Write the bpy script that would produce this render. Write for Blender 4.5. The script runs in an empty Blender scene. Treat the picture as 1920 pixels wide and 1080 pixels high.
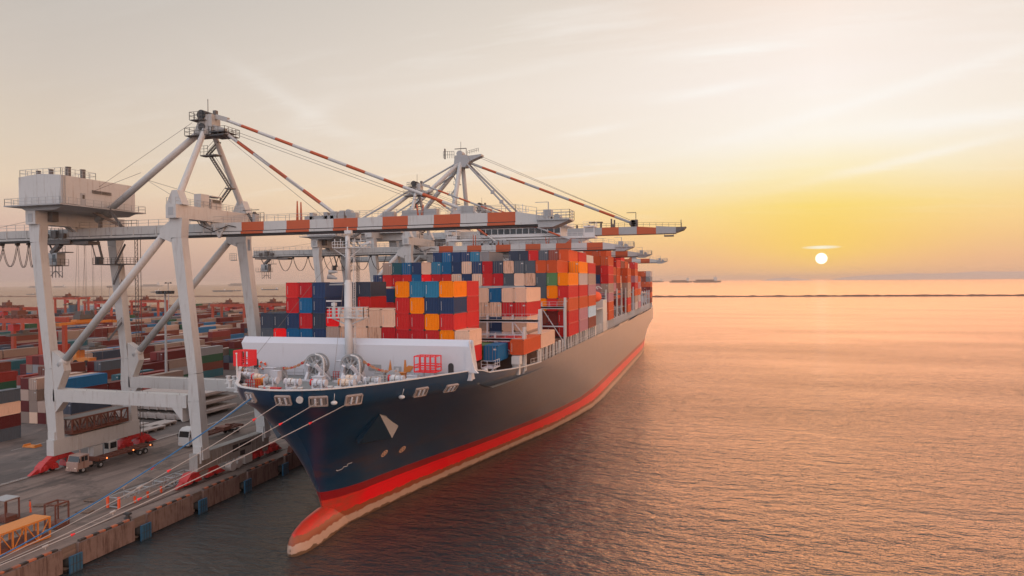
import bpy, math, random
from mathutils import Vector, Matrix
random.seed(11)
S = bpy.context.scene
COL = S.collection
R = math.radians
# ------------------------------------------------------------------ camera
YAW, CAM_Z = R(16.04), 36.0
cd = bpy.data.cameras.new('camera'); cam = bpy.data.objects.new('camera', cd); COL.objects.link(cam)
cd.sensor_width = 36; cd.lens = 24.0; cd.clip_start = .5; cd.clip_end = 200000
cam.location = (0, 0, CAM_Z)
pitch = math.atan(13.3/1280); roll = 0.0092
fw0 = Vector((-math.sin(YAW), math.cos(YAW), 0)); r0 = Vector((math.cos(YAW), math.sin(YAW), 0)); u0 = Vector((0, 0, 1))
fw = fw0*math.cos(pitch) - u0*math.sin(pitch); up = u0*math.cos(pitch) + fw0*math.sin(pitch)
rt = r0*math.cos(roll) - up*math.sin(roll); up = up*math.cos(roll) + r0*math.sin(roll)
M = Matrix((rt, up, -fw)).transposed().to_4x4(); M.translation = cam.location
cam.matrix_world = M
S.camera = cam
S.render.resolution_x, S.render.resolution_y = 1024, 576
# ------------------------------------------------------------------ light
SUN_AZ, SUN_EL = R(8.35), R(1.5)      # azimuth from +Y towards +X
sdir = Vector((math.sin(SUN_AZ)*math.cos(SUN_EL), math.cos(SUN_AZ)*math.cos(SUN_EL), math.sin(SUN_EL)))
sl = bpy.data.lights.new('sun', 'SUN'); sl.energy = .85; sl.angle = R(42); sl.color = (1.0, .42, .21)
so = bpy.data.objects.new('sun', sl); COL.objects.link(so)
so.rotation_euler = sdir.to_track_quat('Z', 'Y').to_euler(); so.location = (0, 0, 200)
S.view_settings.view_transform = 'Standard'; S.view_settings.look = 'None'
S.view_settings.exposure = 0; S.view_settings.gamma = 1
def lin(c):
    return tuple(((v/255)/12.92 if v/255 <= .04045 else ((v/255+.055)/1.055)**2.4) for v in c)
W = bpy.data.worlds.new('World'); S.world = W; W.use_nodes = True
nt = W.node_tree; nt.nodes.clear()
class G:
    """tiny node-graph helper"""
    def __init__(s, nt): s.nt = nt
    def n(s, t, **k):
        nd = s.nt.nodes.new(t)
        for a, b in k.items(): setattr(nd, a, b)
        return nd
    def put(s, sock, v):
        if hasattr(v, 'is_output') or isinstance(v, bpy.types.NodeSocket): s.nt.links.new(v, sock)
        else: sock.default_value = v
    def m(s, op, a, b=0., c=None, clamp=False):
        nd = s.n('ShaderNodeMath', operation=op); nd.use_clamp = clamp
        s.put(nd.inputs[0], a); s.put(nd.inputs[1], b)
        if c is not None: s.put(nd.inputs[2], c)
        return nd.outputs[0]
    def vm(s, op, a, b=None):
        nd = s.n('ShaderNodeVectorMath', operation=op); s.put(nd.inputs[0], a)
        if b is not None: s.put(nd.inputs[1], b)
        return nd.outputs['Value'] if op in ('DOT_PRODUCT', 'LENGTH') else nd.outputs[0]
    def ramp(s, f, pts, interp='LINEAR'):
        nd = s.n('ShaderNodeValToRGB'); cr = nd.color_ramp; cr.interpolation = interp
        while len(cr.elements) < len(pts): cr.elements.new(.5)
        for e, (p, c) in zip(cr.elements, pts):
            e.position = p; e.color = tuple(c)[:3] + (1,) if not isinstance(c, (int, float)) else (c, c, c, 1)
        s.put(nd.inputs[0], f); return nd.outputs[0]
    def mix(s, f, a, b, bt='MIX'):
        nd = s.n('ShaderNodeMix', data_type='RGBA', blend_type=bt); s.put(nd.inputs[0], f)
        for k, v in ((6, a), (7, b)):
            if isinstance(v, tuple): v = tuple(v)[:3] + (1,)
            s.put(nd.inputs[k], v)
        return nd.outputs[2]
    def noise(s, vec, sc, det=4, rough=.55, dim='3D'):
        nd = s.n('ShaderNodeTexNoise'); nd.inputs['Scale'].default_value = sc; nd.inputs['Detail'].default_value = det
        nd.inputs['Roughness'].default_value = rough
        if vec is not None: s.put(nd.inputs['Vector'], vec)
        return nd.outputs[0]
    def map(s, vec, sc=(1, 1, 1), rot=(0, 0, 0), loc=(0, 0, 0)):
        nd = s.n('ShaderNodeMapping'); nd.inputs['Scale'].default_value = sc; nd.inputs['Rotation'].default_value = rot
        nd.inputs['Location'].default_value = loc; s.put(nd.inputs['Vector'], vec); return nd.outputs[0]
    def sep(s, v):
        nd = s.n('ShaderNodeSeparateXYZ'); s.put(nd.inputs[0], v); return nd.outputs
    def comb(s, x, y, z):
        nd = s.n('ShaderNodeCombineXYZ'); s.put(nd.inputs[0], x); s.put(nd.inputs[1], y); s.put(nd.inputs[2], z); return nd.outputs[0]
g = G(nt)
D = g.vm('NORMALIZE', g.n('ShaderNodeTexCoord').outputs['Generated'])
x, y, z = g.sep(D)[0:3]
el = g.m('ARCSINE', z)                                  # radians
hd = g.vm('NORMALIZE', g.comb(x, y, 0.0001))
caz = g.vm('DOT_PRODUCT', hd, (math.sin(SUN_AZ), math.cos(SUN_AZ), 0))
az = g.m('ARCCOSINE', caz)                              # 0 at the sun
ca = g.vm('DOT_PRODUCT', D, tuple(sdir)); ang = g.m('ARCCOSINE', ca)
e01 = g.m('DIVIDE', el, R(30), clamp=True)
def E(d): return d/30
left = g.ramp(e01, [(0, lin((172,150,146))), (E(1.2), lin((188,162,153))), (E(4), lin((216,184,167))), (E(7), lin((229,207,182))),
                    (E(10), lin((221,205,186))), (E(15), lin((209,198,187))), (E(22), lin((192,186,180))), (1, lin((176,176,178)))])
mid = g.ramp(e01, [(0, lin((216,172,146))), (E(1.5), lin((232,184,150))), (E(4), lin((250,208,158))), (E(6.5), lin((248,218,178))),
                    (E(10), lin((242,227,209))), (E(15), lin((238,226,213))), (E(22), lin((223,213,202))), (1, lin((190,188,186)))])
sunc = g.ramp(e01, [(0, lin((240,184,134))), (E(1.2), lin((250,192,134))), (E(3), lin((252,206,124))), (E(5.5), lin((253,225,136))),
                    (E(8), lin((254,243,205))), (E(11), lin((255,248,236))), (E(15), lin((254,244,236))), (E(21), lin((250,232,219))), (1, lin((215,208,200)))])
f1 = g.m('SMOOTH_MIN', g.m('DIVIDE', az, R(24)), 1., .15, clamp=True)
f2 = g.m('DIVIDE', g.m('SUBTRACT', az, R(24)), R(34), clamp=True)
sky = g.mix(f1, sunc, mid); sky = g.mix(f2, sky, left)
back = g.m('DIVIDE', g.m('SUBTRACT', az, R(62)), R(60), clamp=True)
sky = g.mix(back, sky, (1.18, 1.26, 1.42))
# seaward side of the sky, outside the view: open, bright and warm
rs = g.m('DIVIDE', g.m('SUBTRACT', g.vm('DOT_PRODUCT', hd, (math.cos(R(6)), -math.sin(R(6)), 0)), .28), .5, clamp=True)
rs = g.m('MULTIPLY', rs, g.ramp(e01, [(0, 1.), (E(14), .75), (1, .35)]))
sky = g.mix(rs, sky, (2.9, 1.5, .86))
# zenith brightening for the rest of the dome
zen = g.m('DIVIDE', g.m('SUBTRACT', el, R(26)), R(50), clamp=True)
sky = g.mix(zen, sky, (.80, .84, .92))
# thin cirrus streaks: noise laid out on a flat layer overhead
inv = g.m('DIVIDE', 1., g.m('ADD', g.m('MAXIMUM', z, 0.), .12))
cp = g.comb(g.m('MULTIPLY', x, inv), g.m('MULTIPLY', y, inv), 0.)
cp = g.map(cp, (1.0, 4.6, 1), (0, 0, R(-24)), (3.1, 1.7, 0))
cn = g.noise(cp, 1.5, 6, .55); cm = g.noise(cp, .45, 2, .5)
cl = g.m('MULTIPLY', g.ramp(cn, [(.50, 0.), (.74, 1.)]), g.ramp(cm, [(.44, 0.), (.62, 1.)]))
cl = g.m('MULTIPLY', cl, g.ramp(e01, [(E(3), 0.), (E(8), 1.)]))
amt = g.m('MULTIPLY', cl, g.m('SUBTRACT', 1., g.m('MULTIPLY', f2, .75)))
wnz = g.noise(g.map(cp, (1, 2, 1)), 6, 5, .6)
saz = g.m('ARCTAN2', x, y)
for (px_, py_, L_, t_, sl_, am_) in ((1385, 95, 110, 9, .0, .9), (1340, 170, 90, 9, -.10, .8), (1115, 246, 60, 7, -.15, .5), (1640, 182, 270, 12, -.21, .75), (1830, 222, 220, 15, .0, .85),
        (1690, 302, 170, 9, -.17, .8), (1570, 262, 170, 26, .0, .45), (545, 188, 90, 16, .55, .30), (590, 215, 50, 22, -.5, .28), (1500, 60, 420, 40, -.12, .25), (640, 250, 60, 9, .1, .2), (900, 150, 170, 8, -.15, .22)):
    a0 = math.atan((px_-960)/1280)-YAW; e0 = math.atan((533-py_-.0092*(px_-270))/math.hypot(1280, px_-960)); k_ = math.hypot(1280, px_-960)
    da = g.m('MULTIPLY', g.m('SUBTRACT', saz, a0), k_*math.cos(e0)); de = g.m('MULTIPLY', g.m('SUBTRACT', el, e0), k_)
    de = g.m('ADD', de, g.m('MULTIPLY', da, sl_)); de = g.m('ADD', de, g.m('MULTIPLY', g.m('SUBTRACT', wnz, .5), t_*2.2))
    bl = g.m('ADD', g.m('POWER', g.m('DIVIDE', g.m('ABSOLUTE', da), L_), 2.), g.m('POWER', g.m('DIVIDE', g.m('ABSOLUTE', de), t_), 2.))
    bl = g.m('MULTIPLY', g.m('EXPONENT', g.m('MULTIPLY', bl, -1.)), g.m('MULTIPLY_ADD', wnz, 1.2, .4), clamp=True)
    sky = g.mix(g.m('MULTIPLY', bl, am_*.62), sky, lin((255,252,247)))
sky = g.mix(g.m('MULTIPLY', amt, .35), sky, lin((255,252,248)))
# glow ring, bright bar of cloud above the sun, and the disc itself
gl = g.m('POWER', g.m('SUBTRACT', 1., g.m('DIVIDE', ang, R(11)), clamp=True), 1.5)
gl = g.m('MULTIPLY', gl, g.ramp(e01, [(0, .15), (E(.9), .55), (E(2.2), 1.)]))
sky = g.mix(g.m('MULTIPLY', gl, .74), sky, lin((253,216,96)))
del_ = g.m('SUBTRACT', el, R(2.35))
bar = g.m('SUBTRACT', 1., g.m('ADD', g.m('POWER', g.m('DIVIDE', az, R(1.5)), 2.), g.m('POWER', g.m('DIVIDE', g.m('ABSOLUTE', del_), R(.16)), 2.)), clamp=True)
sky = g.mix(bar, sky, lin((255,250,225)))
disc = g.m('DIVIDE', g.m('SUBTRACT', R(.45), ang), R(.10), clamp=True)
sky = g.mix(disc, sky, (2.2, 2.0, 1.7))
low = g.m('GREATER_THAN', 0., z)
bg = g.n('ShaderNodeBackground'); g.put(bg.inputs[0], sky); bg.inputs[1].default_value = 1.0
out = g.n('ShaderNodeOutputWorld'); nt.links.new(bg.outputs[0], out.inputs[0])

# ------------------------------------------------------------------ materials
MATS = {}
def newmat(name):
    m = bpy.data.materials.new(name); m.use_nodes = True; t = m.node_tree; t.nodes.clear()
    gg = G(t); b = gg.n('ShaderNodeBsdfPrincipled'); o = gg.n('ShaderNodeOutputMaterial'); t.links.new(b.outputs[0], o.inputs[0])
    MATS[name] = m
    return m, gg, b
def paint(name, c, rough=.5, metal=0., var=.12, rust=0., rc=(.16, .055, .025), sc=1.0, rnd=0., streak=True, spec=.5):
    """painted or bare surface with uneven tone and, if asked, rust that runs down"""
    m, gg, b = newmat(name)
    tc = gg.n('ShaderNodeTexCoord').outputs['Object']
    n1 = gg.noise(tc, .35*sc, 5, .6); n2 = gg.noise(tc, 2.6*sc, 4, .6)
    v = gg.m('ADD', gg.m('MULTIPLY', n1, .6), gg.m('MULTIPLY', n2, .4))
    val = gg.m('MULTIPLY_ADD', gg.m('SUBTRACT', v, .5), 2*var*1.6, 1.)
    if rnd:
        oi = gg.n('ShaderNodeObjectInfo').outputs['Random']
        val = gg.m('MULTIPLY', val, gg.m('MULTIPLY_ADD', oi, rnd, 1-rnd/2))
    col = gg.mix(1., tuple(c), gg.comb(val, val, val), 'MULTIPLY')
    if rust:
        st = gg.noise(gg.map(tc, (2.2*sc, 2.2*sc, .25*sc) if streak else (1.5, 1.5, 1.5)), 1.5, 5, .65)
        f = gg.ramp(st, [(.62-.2*rust, 0.), (.80-.2*rust, 1.)])
        f = gg.m('MULTIPLY', f, min(1., .35+rust*.6))
        col = gg.mix(f, col, rc)
    gg.put(b.inputs['Base Color'], col)
    b.inputs['Roughness'].default_value = rough; b.inputs['Metallic'].default_value = metal
    b.inputs['Specular IOR Level'].default_value = spec
    return m
WHITE = paint('white_paint', (.43, .43, .425), .45, rust=.30, rc=(.20, .13, .10), var=.09, sc=.6)
WHITED = paint('stained_white_paint', (.37, .36, .345), .5, rust=.42, rc=(.09, .045, .03), var=.1, sc=.5)
SHIPW = paint('ship_white_paint', (.52, .52, .52), .45, rust=.06, var=.05)
GREYP = paint('grey_paint', (.30, .31, .32), .5, rust=.15, var=.1)
LGREY = paint('light_grey_paint', (.52, .53, .57), .5, rust=.03, var=.04, sc=.4)
DARK = paint('dark_steel', (.035, .033, .034), .6, var=.3)
MECH = paint('greasy_machinery', (.10, .09, .085), .6, var=.4, rust=.3)
ORANGE = paint('boom_orange_paint', (.40, .070, .014), .5, rust=.1, var=.08)
RTGO = paint('gantry_orange_paint', (.36, .055, .025), .6, rust=.3)
RED = paint('red_paint', (.50, .018, .02), .45, var=.15, rust=.15)
REDB = paint('bogie_red_paint', (.40, .022, .022), .5, var=.2, rust=.35, rc=(.06, .02, .015))
BRED = paint('cage_red_paint', (.72, .02, .025), .4, var=.05)
BLUEF = paint('fender_blue', (.018, .09, .17), .5, var=.2, rust=.1)
NAVY = paint('navy_paint', (.010, .030, .055), .35)
YEL = paint('yellow_paint', (.55, .19, .035), .5, var=.12, rust=.15)
BROWN = paint('rusty_brown_steel', (.13, .045, .03), .7, var=.3, rust=.4)
CREAM = paint('cream_paint', (.62, .50, .40), .5, var=.06)
GLASS = paint('dark_glass', (.02, .022, .025), .12, var=.05)
TYRE = paint('tyre_rubber', (.018, .017, .016), .8)
ROPEW = paint('white_rope', (.38, .33, .30), .8)
ROPEB = paint('blue_rope', (.03, .13, .28), .8)
CABLE = paint('black_cable', (.04, .032, .03), .7)
WIRE = paint('steel_wire', (.16, .13, .12), .6)
CONC = paint('weathered_concrete', (.30, .27, .25), .9, var=.25, rust=.25, rc=(.10, .06, .05), streak=False)
SKIN = paint('skin', (.42, .24, .17), .6)
COVER = paint('orange_coverall', (.75, .10, .03), .8)
HATR = paint('hard_hat', (.12, .05, .04), .5)
LAMPL = None

# ------------------------------------------------------------------ mesh builder
class MB:
    def __init__(s): s.v = []; s.f = []; s.mi = []; s.k = 0
    def quad(s, *ids): s.f.append(ids); s.mi.append(s.k)
    def box(s, x0, x1, y0, y1, z0, z1):
        b = len(s.v)
        s.v += [(x0,y0,z0),(x1,y0,z0),(x1,y1,z0),(x0,y1,z0),(x0,y0,z1),(x1,y0,z1),(x1,y1,z1),(x0,y1,z1)]
        for q in ((0,3,2,1),(4,5,6,7),(0,1,5,4),(1,2,6,5),(2,3,7,6),(3,0,4,7)): s.quad(*[b+i for i in q])
        return s
    def cbox(s, cx, cy, cz, sx, sy, sz): return s.box(cx-sx/2, cx+sx/2, cy-sy/2, cy+sy/2, cz-sz/2, cz+sz/2)
    def bar(s, p0, p1, w, h=None, w1=None, h1=None, upv=(0, 0, 1)):
        """rectangular bar between two points, w across, h along up"""
        h = h or w; w1 = w1 or w; h1 = h1 or h
        p0, p1 = Vector(p0), Vector(p1); d = (p1-p0).normalized(); u = Vector(upv)
        if abs(d.dot(u)) > .98: u = Vector((0, 1, 0))
        a = d.cross(u).normalized(); u = a.cross(d).normalized(); b = len(s.v)
        for p, ww, hh in ((p0, w, h), (p1, w1, h1)):
            for i, j in ((-1,-1),(1,-1),(1,1),(-1,1)): s.v.append(tuple(p+a*i*ww/2+u*j*hh/2))
        for q in ((0,1,2,3),(7,6,5,4),(0,4,5,1),(1,5,6,2),(2,6,7,3),(3,7,4,0)): s.quad(*[b+i for i in q])
        return s
    def tube(s, p0, p1, r, r1=None, n=8, cap=True):
        r1 = r if r1 is None else r1
        p0, p1 = Vector(p0), Vector(p1); d = (p1-p0).normalized()
        u = Vector((0, 0, 1)) if abs(d.z) < .95 else Vector((1, 0, 0))
        a = d.cross(u).normalized(); u = a.cross(d); b = len(s.v)
        for p, rr in ((p0, r), (p1, r1)):
            for i in range(n):
                t = 2*math.pi*i/n; s.v.append(tuple(p+(a*math.cos(t)+u*math.sin(t))*rr))
        for i in range(n): s.quad(b+i, b+(i+1) % n, b+n+(i+1) % n, b+n+i)
        if cap: s.quad(*[b+i for i in range(n)][::-1]); s.quad(*[b+n+i for i in range(n)])
        return s
    def path(s, pts, r, n=6):
        for a, b in zip(pts, pts[1:]): s.tube(a, b, r, n=n, cap=False)
        return s
    def prism(s, poly, axis, a0, a1):
        """polygon extruded along axis 'x','y' or 'z'; poly gives the other two coordinates"""
        b = len(s.v); n = len(poly)
        for a in (a0, a1):
            for p, q in poly: s.v.append({'x': (a, p, q), 'y': (p, a, q), 'z': (p, q, a)}[axis])
        s.quad(*[b+i for i in range(n)]); s.quad(*[b+n+i for i in range(n)][::-1])
        for i in range(n): s.quad(b+i, b+n+i, b+n+(i+1) % n, b+(i+1) % n)
        return s
    def rail(s, pts, h=1.1, step=1.8, t=.06, n=2, closed=False):
        if closed: pts = list(pts)+[pts[0]]
        for a, b in zip(pts, pts[1:]):
            a, b = Vector(a), Vector(b); L = (b-a).length; k = max(1, round(L/step))
            for i in range(k+1):
                p = a.lerp(b, i/k); s.bar(p, p+Vector((0, 0, h)), t)
            for j in range(1, n+1):
                o = Vector((0, 0, h*j/n)); s.bar(a+o, b+o, t*.9)
        return s
    def sphere(s, c, r, n=10, m=6, sc=(1, 1, 1)):
        b = len(s.v)
        for j in range(m+1):
            ph = math.pi*j/m
            for i in range(n):
                th = 2*math.pi*i/n
                s.v.append((c[0]+r*sc[0]*math.sin(ph)*math.cos(th), c[1]+r*sc[1]*math.sin(ph)*math.sin(th), c[2]+r*sc[2]*math.cos(ph)))
        for j in range(m):
            for i in range(n): s.quad(b+j*n+i, b+(j+1)*n+i, b+(j+1)*n+(i+1) % n, b+j*n+(i+1) % n)
        return s
    def mesh(s, name, mats, off=(0, 0, 0), smooth=False):
        me = bpy.data.meshes.new(name)
        o = Vector(off); me.from_pydata([tuple(Vector(v)-o) for v in s.v], [], s.f)
        for m in (mats if isinstance(mats, (list, tuple)) else [mats]): me.materials.append(m)
        me.polygons.foreach_set('material_index', s.mi)
        if smooth: me.polygons.foreach_set('use_smooth', [True]*len(s.f))
        me.update(); return me
def tag(o, label=None, cat=None, group=None, kind=None):
    if label: o['label'] = label
    if cat: o['category'] = cat
    if group: o['group'] = group
    if kind: o['kind'] = kind
    return o
def root(name, label, cat, loc=(0, 0, 0), group=None, rz=0):
    o = bpy.data.objects.new(name, None); COL.objects.link(o); o.location = loc; o.rotation_euler.z = rz
    return tag(o, label, cat, group)
def part(name, mb, mat, parent=None, smooth=False, label=None):
    """link a mesh built in the parent's frame of reference (world coordinates for parents made with wroot)"""
    off = parent.get('_off', (0, 0, 0)) if parent is not None else (0, 0, 0)
    o = bpy.data.objects.new(name, mb.mesh(name, mat, off, smooth)); COL.objects.link(o)
    if parent is not None:
        o.parent = parent
        o['_off'] = tuple(off)
    if label: o['label'] = label
    return o
def wroot(name, label, cat, loc, group=None):
    o = root(name, label, cat, loc, group); o['_off'] = tuple(loc); return o
def parts(name, mbs, mat, parent, **k):
    for i, m in enumerate(mbs): part(name, m, mat, parent, **k)
def thing(name, mb, mat, label, cat, group=None, smooth=False, kind=None, loc=(0, 0, 0)):
    o = bpy.data.objects.new(name, mb.mesh(name, mat, loc, smooth)); COL.objects.link(o); o.location = loc
    o['_off'] = tuple(loc)
    return tag(o, label, cat, group, kind)
def copy_tree(o, parent=None):
    c = o.copy(); COL.objects.link(c); c.parent = parent
    for ch in list(o.children): copy_tree(ch, c)
    return c
# ------------------------------------------------------------------ water
def water():
    m, gg, b = newmat('sea_water')
    tc = gg.n('ShaderNodeTexCoord').outputs['Object']
    h1 = gg.noise(gg.map(tc, (1, 2.1, 1), (0, 0, R(14))), .20, 5, .62)
    h2 = gg.noise(gg.map(tc, (1, 1.9, 1), (0, 0, R(-8))), .55, 4, .6)
    h3 = gg.noise(gg.map(tc, (1, 2.6, 1), (0, 0, R(10))), .030, 4, .6)
    h = gg.m('ADD', gg.m('MULTIPLY', h1, .95), gg.m('ADD', gg.m('MULTIPLY', h2, .52), gg.m('MULTIPLY', h3, 1.2)))
    # calmer and rougher patches of wind
    patch = gg.noise(gg.map(tc, (1, 3.2, 1), (0, 0, R(6))), .006, 3, .5)
    bm = gg.n('ShaderNodeBump'); gg.put(bm.inputs['Height'], h)
    yy = gg.sep(tc)[1]
    calm = gg.ramp(gg.m('DIVIDE', yy, 1500.), [(0, 1.), (.1, .85), (.35, .42), (1, .25)])
    gg.put(bm.inputs['Strength'], gg.m('MULTIPLY', gg.m('MULTIPLY_ADD', patch, 2.0, .22), calm)); bm.inputs['Distance'].default_value = 1.0
    nt = m.node_tree
    gl = gg.n('ShaderNodeBsdfGlossy'); gl.inputs['Color'].default_value = (1.0, .83, .70, 1); gl.inputs['Roughness'].default_value = .13
    nt.links.new(bm.outputs[0], gl.inputs['Normal'])
    g2 = gg.n('ShaderNodeBsdfGlossy'); g2.inputs['Color'].default_value = (1.0, .82, .68, 1); g2.inputs['Roughness'].default_value = .46
    nt.links.new(bm.outputs[0], g2.inputs['Normal'])
    gm_ = gg.n('ShaderNodeMixShader'); gm_.inputs[0].default_value = .20; nt.links.new(gl.outputs[0], gm_.inputs[1]); nt.links.new(g2.outputs[0], gm_.inputs[2])
    b.inputs['Base Color'].default_value = (.006, .018, .026, 1); b.inputs['Roughness'].default_value = .35
    b.inputs['Specular IOR Level'].default_value = 0
    fr = gg.n('ShaderNodeFresnel'); fr.inputs['IOR'].default_value = 2.4; nt.links.new(bm.outputs[0], fr.inputs['Normal'])
    f = gg.m('MULTIPLY_ADD', fr.outputs[0], 1.95, -.29, clamp=True); f = gg.m('MINIMUM', f, .57)
    mx = gg.n('ShaderNodeMixShader'); gg.put(mx.inputs[0], f); nt.links.new(b.outputs[0], mx.inputs[1]); nt.links.new(gm_.outputs[0], mx.inputs[2])
    o = [n for n in nt.nodes if n.type == 'OUTPUT_MATERIAL'][0]; nt.links.new(mx.outputs[0], o.inputs[0])
    mb = MB(); Rr = 25000
    mb.v = [(-Rr, -3000, 1), (Rr, -3000, 1), (Rr, Rr, 1), (-Rr, Rr, 1)]; mb.quad(0, 1, 2, 3)
    thing('water', mb, m, None, None, kind='structure')
water()
# hills beyond the water, far right and middle
hm = paint('distant_hill', (.50, .40, .34), 1., var=.05)
def hills(pts, y, name='hills'):
    mb = MB(); n = len(pts)
    for (x_, h_) in pts: mb.v += [(x_, y, -5), (x_, y+300, h_*.36), (x_, y+1500, h_*.3), (x_, y+2500, -5)]
    for i in range(n-1):
        for j in range(3): mb.quad(i*4+j, i*4+4+j, i*4+5+j, i*4+1+j)
    thing(name, mb, hm, None, None, kind='structure')
Yh = 12000
def hx(px): return Yh*math.tan(math.atan((px-960)/1280)-YAW)
hills([(hx(1585), 10), (hx(1608), 130), (hx(1640), 210), (hx(1680), 230), (hx(1720), 280), (hx(1760), 250), (hx(1800), 270), (hx(1850), 330), (hx(1900), 300), (hx(1990), 330), (hx(2200), 200)], Yh)
hills([(hx(1440), 10), (hx(1462), 120), (hx(1480), 150), (hx(1500), 90), (hx(1530), 10)], Yh, 'hills')

# ------------------------------------------------------------------ quay
QX, QZ = -75.6, 4.0
def quaymat():
    m, gg, b = newmat('quay_concrete')
    tc = gg.n('ShaderNodeTexCoord').outputs['Object']
    n1 = gg.noise(gg.map(tc, (1, .12, 1)), .28, 6, .65); n2 = gg.noise(tc, .05, 3, .5); n3 = gg.noise(tc, 3., 3, .6)
    c = gg.ramp(gg.m('ADD', gg.m('MULTIPLY', n1, .65), gg.m('MULTIPLY', n2, .35)),
                [(.30, (.08, .060, .052)), (.45, (.16, .118, .10)), (.56, (.22, .160, .132)), (.70, (.12, .094, .082))])
    # tyre tracks run along the berth
    wv = gg.noise(gg.map(tc, (1, .02, 1)), .9, 3, .5)
    c = gg.mix(gg.m('MULTIPLY', gg.ramp(wv, [(.52, 0.), (.66, 1.)]), .55), c, (.05, .043, .04))
    px, py, pz = gg.sep(tc)[0:3]
    # darker asphalt landward of the crane rail
    c = gg.mix(gg.ramp(gg.m('MULTIPLY_ADD', px, -.05, -5.46), [(0., 0.), (.04, .72)]), c, (.075, .069, .068))
    spl = gg.noise(tc, .16, 5, .7); c = gg.mix(gg.m('MULTIPLY', gg.ramp(spl, [(.54, 0.), (.60, 1.)]), .5), c, (.045, .038, .036))
    dry = gg.noise(gg.map(tc, (1, .4, 1), loc=(9, 4, 0)), .12, 5, .65); c = gg.mix(gg.m('MULTIPLY', gg.ramp(dry, [(.54, 0.), (.66, 1.)]), .45), c, (.27, .20, .17))
    ptc = gg.n('ShaderNodeTexVoronoi'); ptc.inputs['Scale'].default_value = .09; gg.put(ptc.inputs['Vector'], gg.map(tc, (1, .5, 1))); pv = gg.m('MULTIPLY_ADD', gg.sep(ptc.outputs['Color'])[0], .4, .8); c = gg.mix(1., c, gg.comb(pv, pv, pv), 'MULTIPLY')
    # concrete panel joints
    jt = gg.m('MAXIMUM', gg.m('LESS_THAN', gg.m('FRACT', gg.m('DIVIDE', px, 6.)), .012), gg.m('LESS_THAN', gg.m('FRACT', gg.m('DIVIDE', py, 6.)), .012))
    c = gg.mix(gg.m('MULTIPLY', jt, .45), c, (.04, .035, .033))
    c = gg.mix(gg.m('MULTIPLY', gg.ramp(n3, [(.5, 0.), (.75, 1.)]), .25), c, (.06, .05, .045))
    gg.put(b.inputs['Base Color'], c); b.inputs['Roughness'].default_value = .75; b.inputs['Specular IOR Level'].default_value = .3
    return m
QM = quaymat()
thing('quay', MB().box(-1500, -75.6, -60, 640, 2.6, QZ).box(-1500, -79.5, -60, 640, -4, 2.6), QM, None, None, kind='structure')
FEND = [43.4, 54.2, 65.0, 75.8, 86.8, 97.4, 108.0, 118.6]
fasc = MB()
for a, b_ in zip(FEND, FEND[1:]): fasc.box(-75.9, -75.2, a+1.1, b_-1.1, 1.1, 3.97)
fasc.box(-75.9, -75.2, 119.7, 636, 1.1, 3.97)
FM = paint('stained_quay_wall', (.17, .12, .105), .85, var=.4, rust=.75, rc=(.06, .028, .022), sc=.8)
thing('quay', fasc, FM, None, None, kind='structure')
def stripemat():
    m, gg, b = newmat('black_and_orange_kerb')
    py = gg.sep(gg.n('ShaderNodeTexCoord').outputs['Object'])[1]
    f = gg.m('GREATER_THAN', gg.m('FRACT', gg.m('DIVIDE', py, 1.9)), .5)
    n = gg.noise(gg.n('ShaderNodeTexCoord').outputs['Object'], 1.3, 4, .6)
    c = gg.mix(f, (.02, .018, .017), (.42, .13, .06))
    c = gg.mix(gg.m('MULTIPLY', gg.ramp(n, [(.45, 0.), (.65, 1.)]), .6), c, (.12, .09, .08))
    gg.put(b.inputs['Base Color'], c); b.inputs['Roughness'].default_value = .8; return m
kb = MB()
for a, b_ in zip(FEND, FEND[1:]): kb.box(-75.85, -75.45, a+1.5, b_-1.5, QZ, QZ+.22)
kb.box(-75.85, -75.45, 119.7, 636, QZ, QZ+.22)
thing('kerb', kb, stripemat(), None, None, kind='structure')
pl = MB()
for i in range(34):
    for xx in (-76.4, -78.2): pl.tube((xx, 40+i*3.6, -3), (xx, 40+i*3.6, 2.6), .4, n=8)
thing('quay', pl, CONC, None, None, kind='structure')
rl = MB()
for xc in (-78.6, -108.7):
    rl.box(xc-.32, xc+.32, 20, 636, QZ, QZ+.004); rl.k = 1
    for d in (-.09, .09): rl.box(xc+d-.035, xc+d+.035, 20, 636, QZ+.004, QZ+.05)
    rl.k = 0
thing('crane_rails', rl, [paint('rail_bed', (.045, .035, .033), .8), paint('rail_steel', (.16, .11, .09), .4)], None, None, kind='structure')
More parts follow.
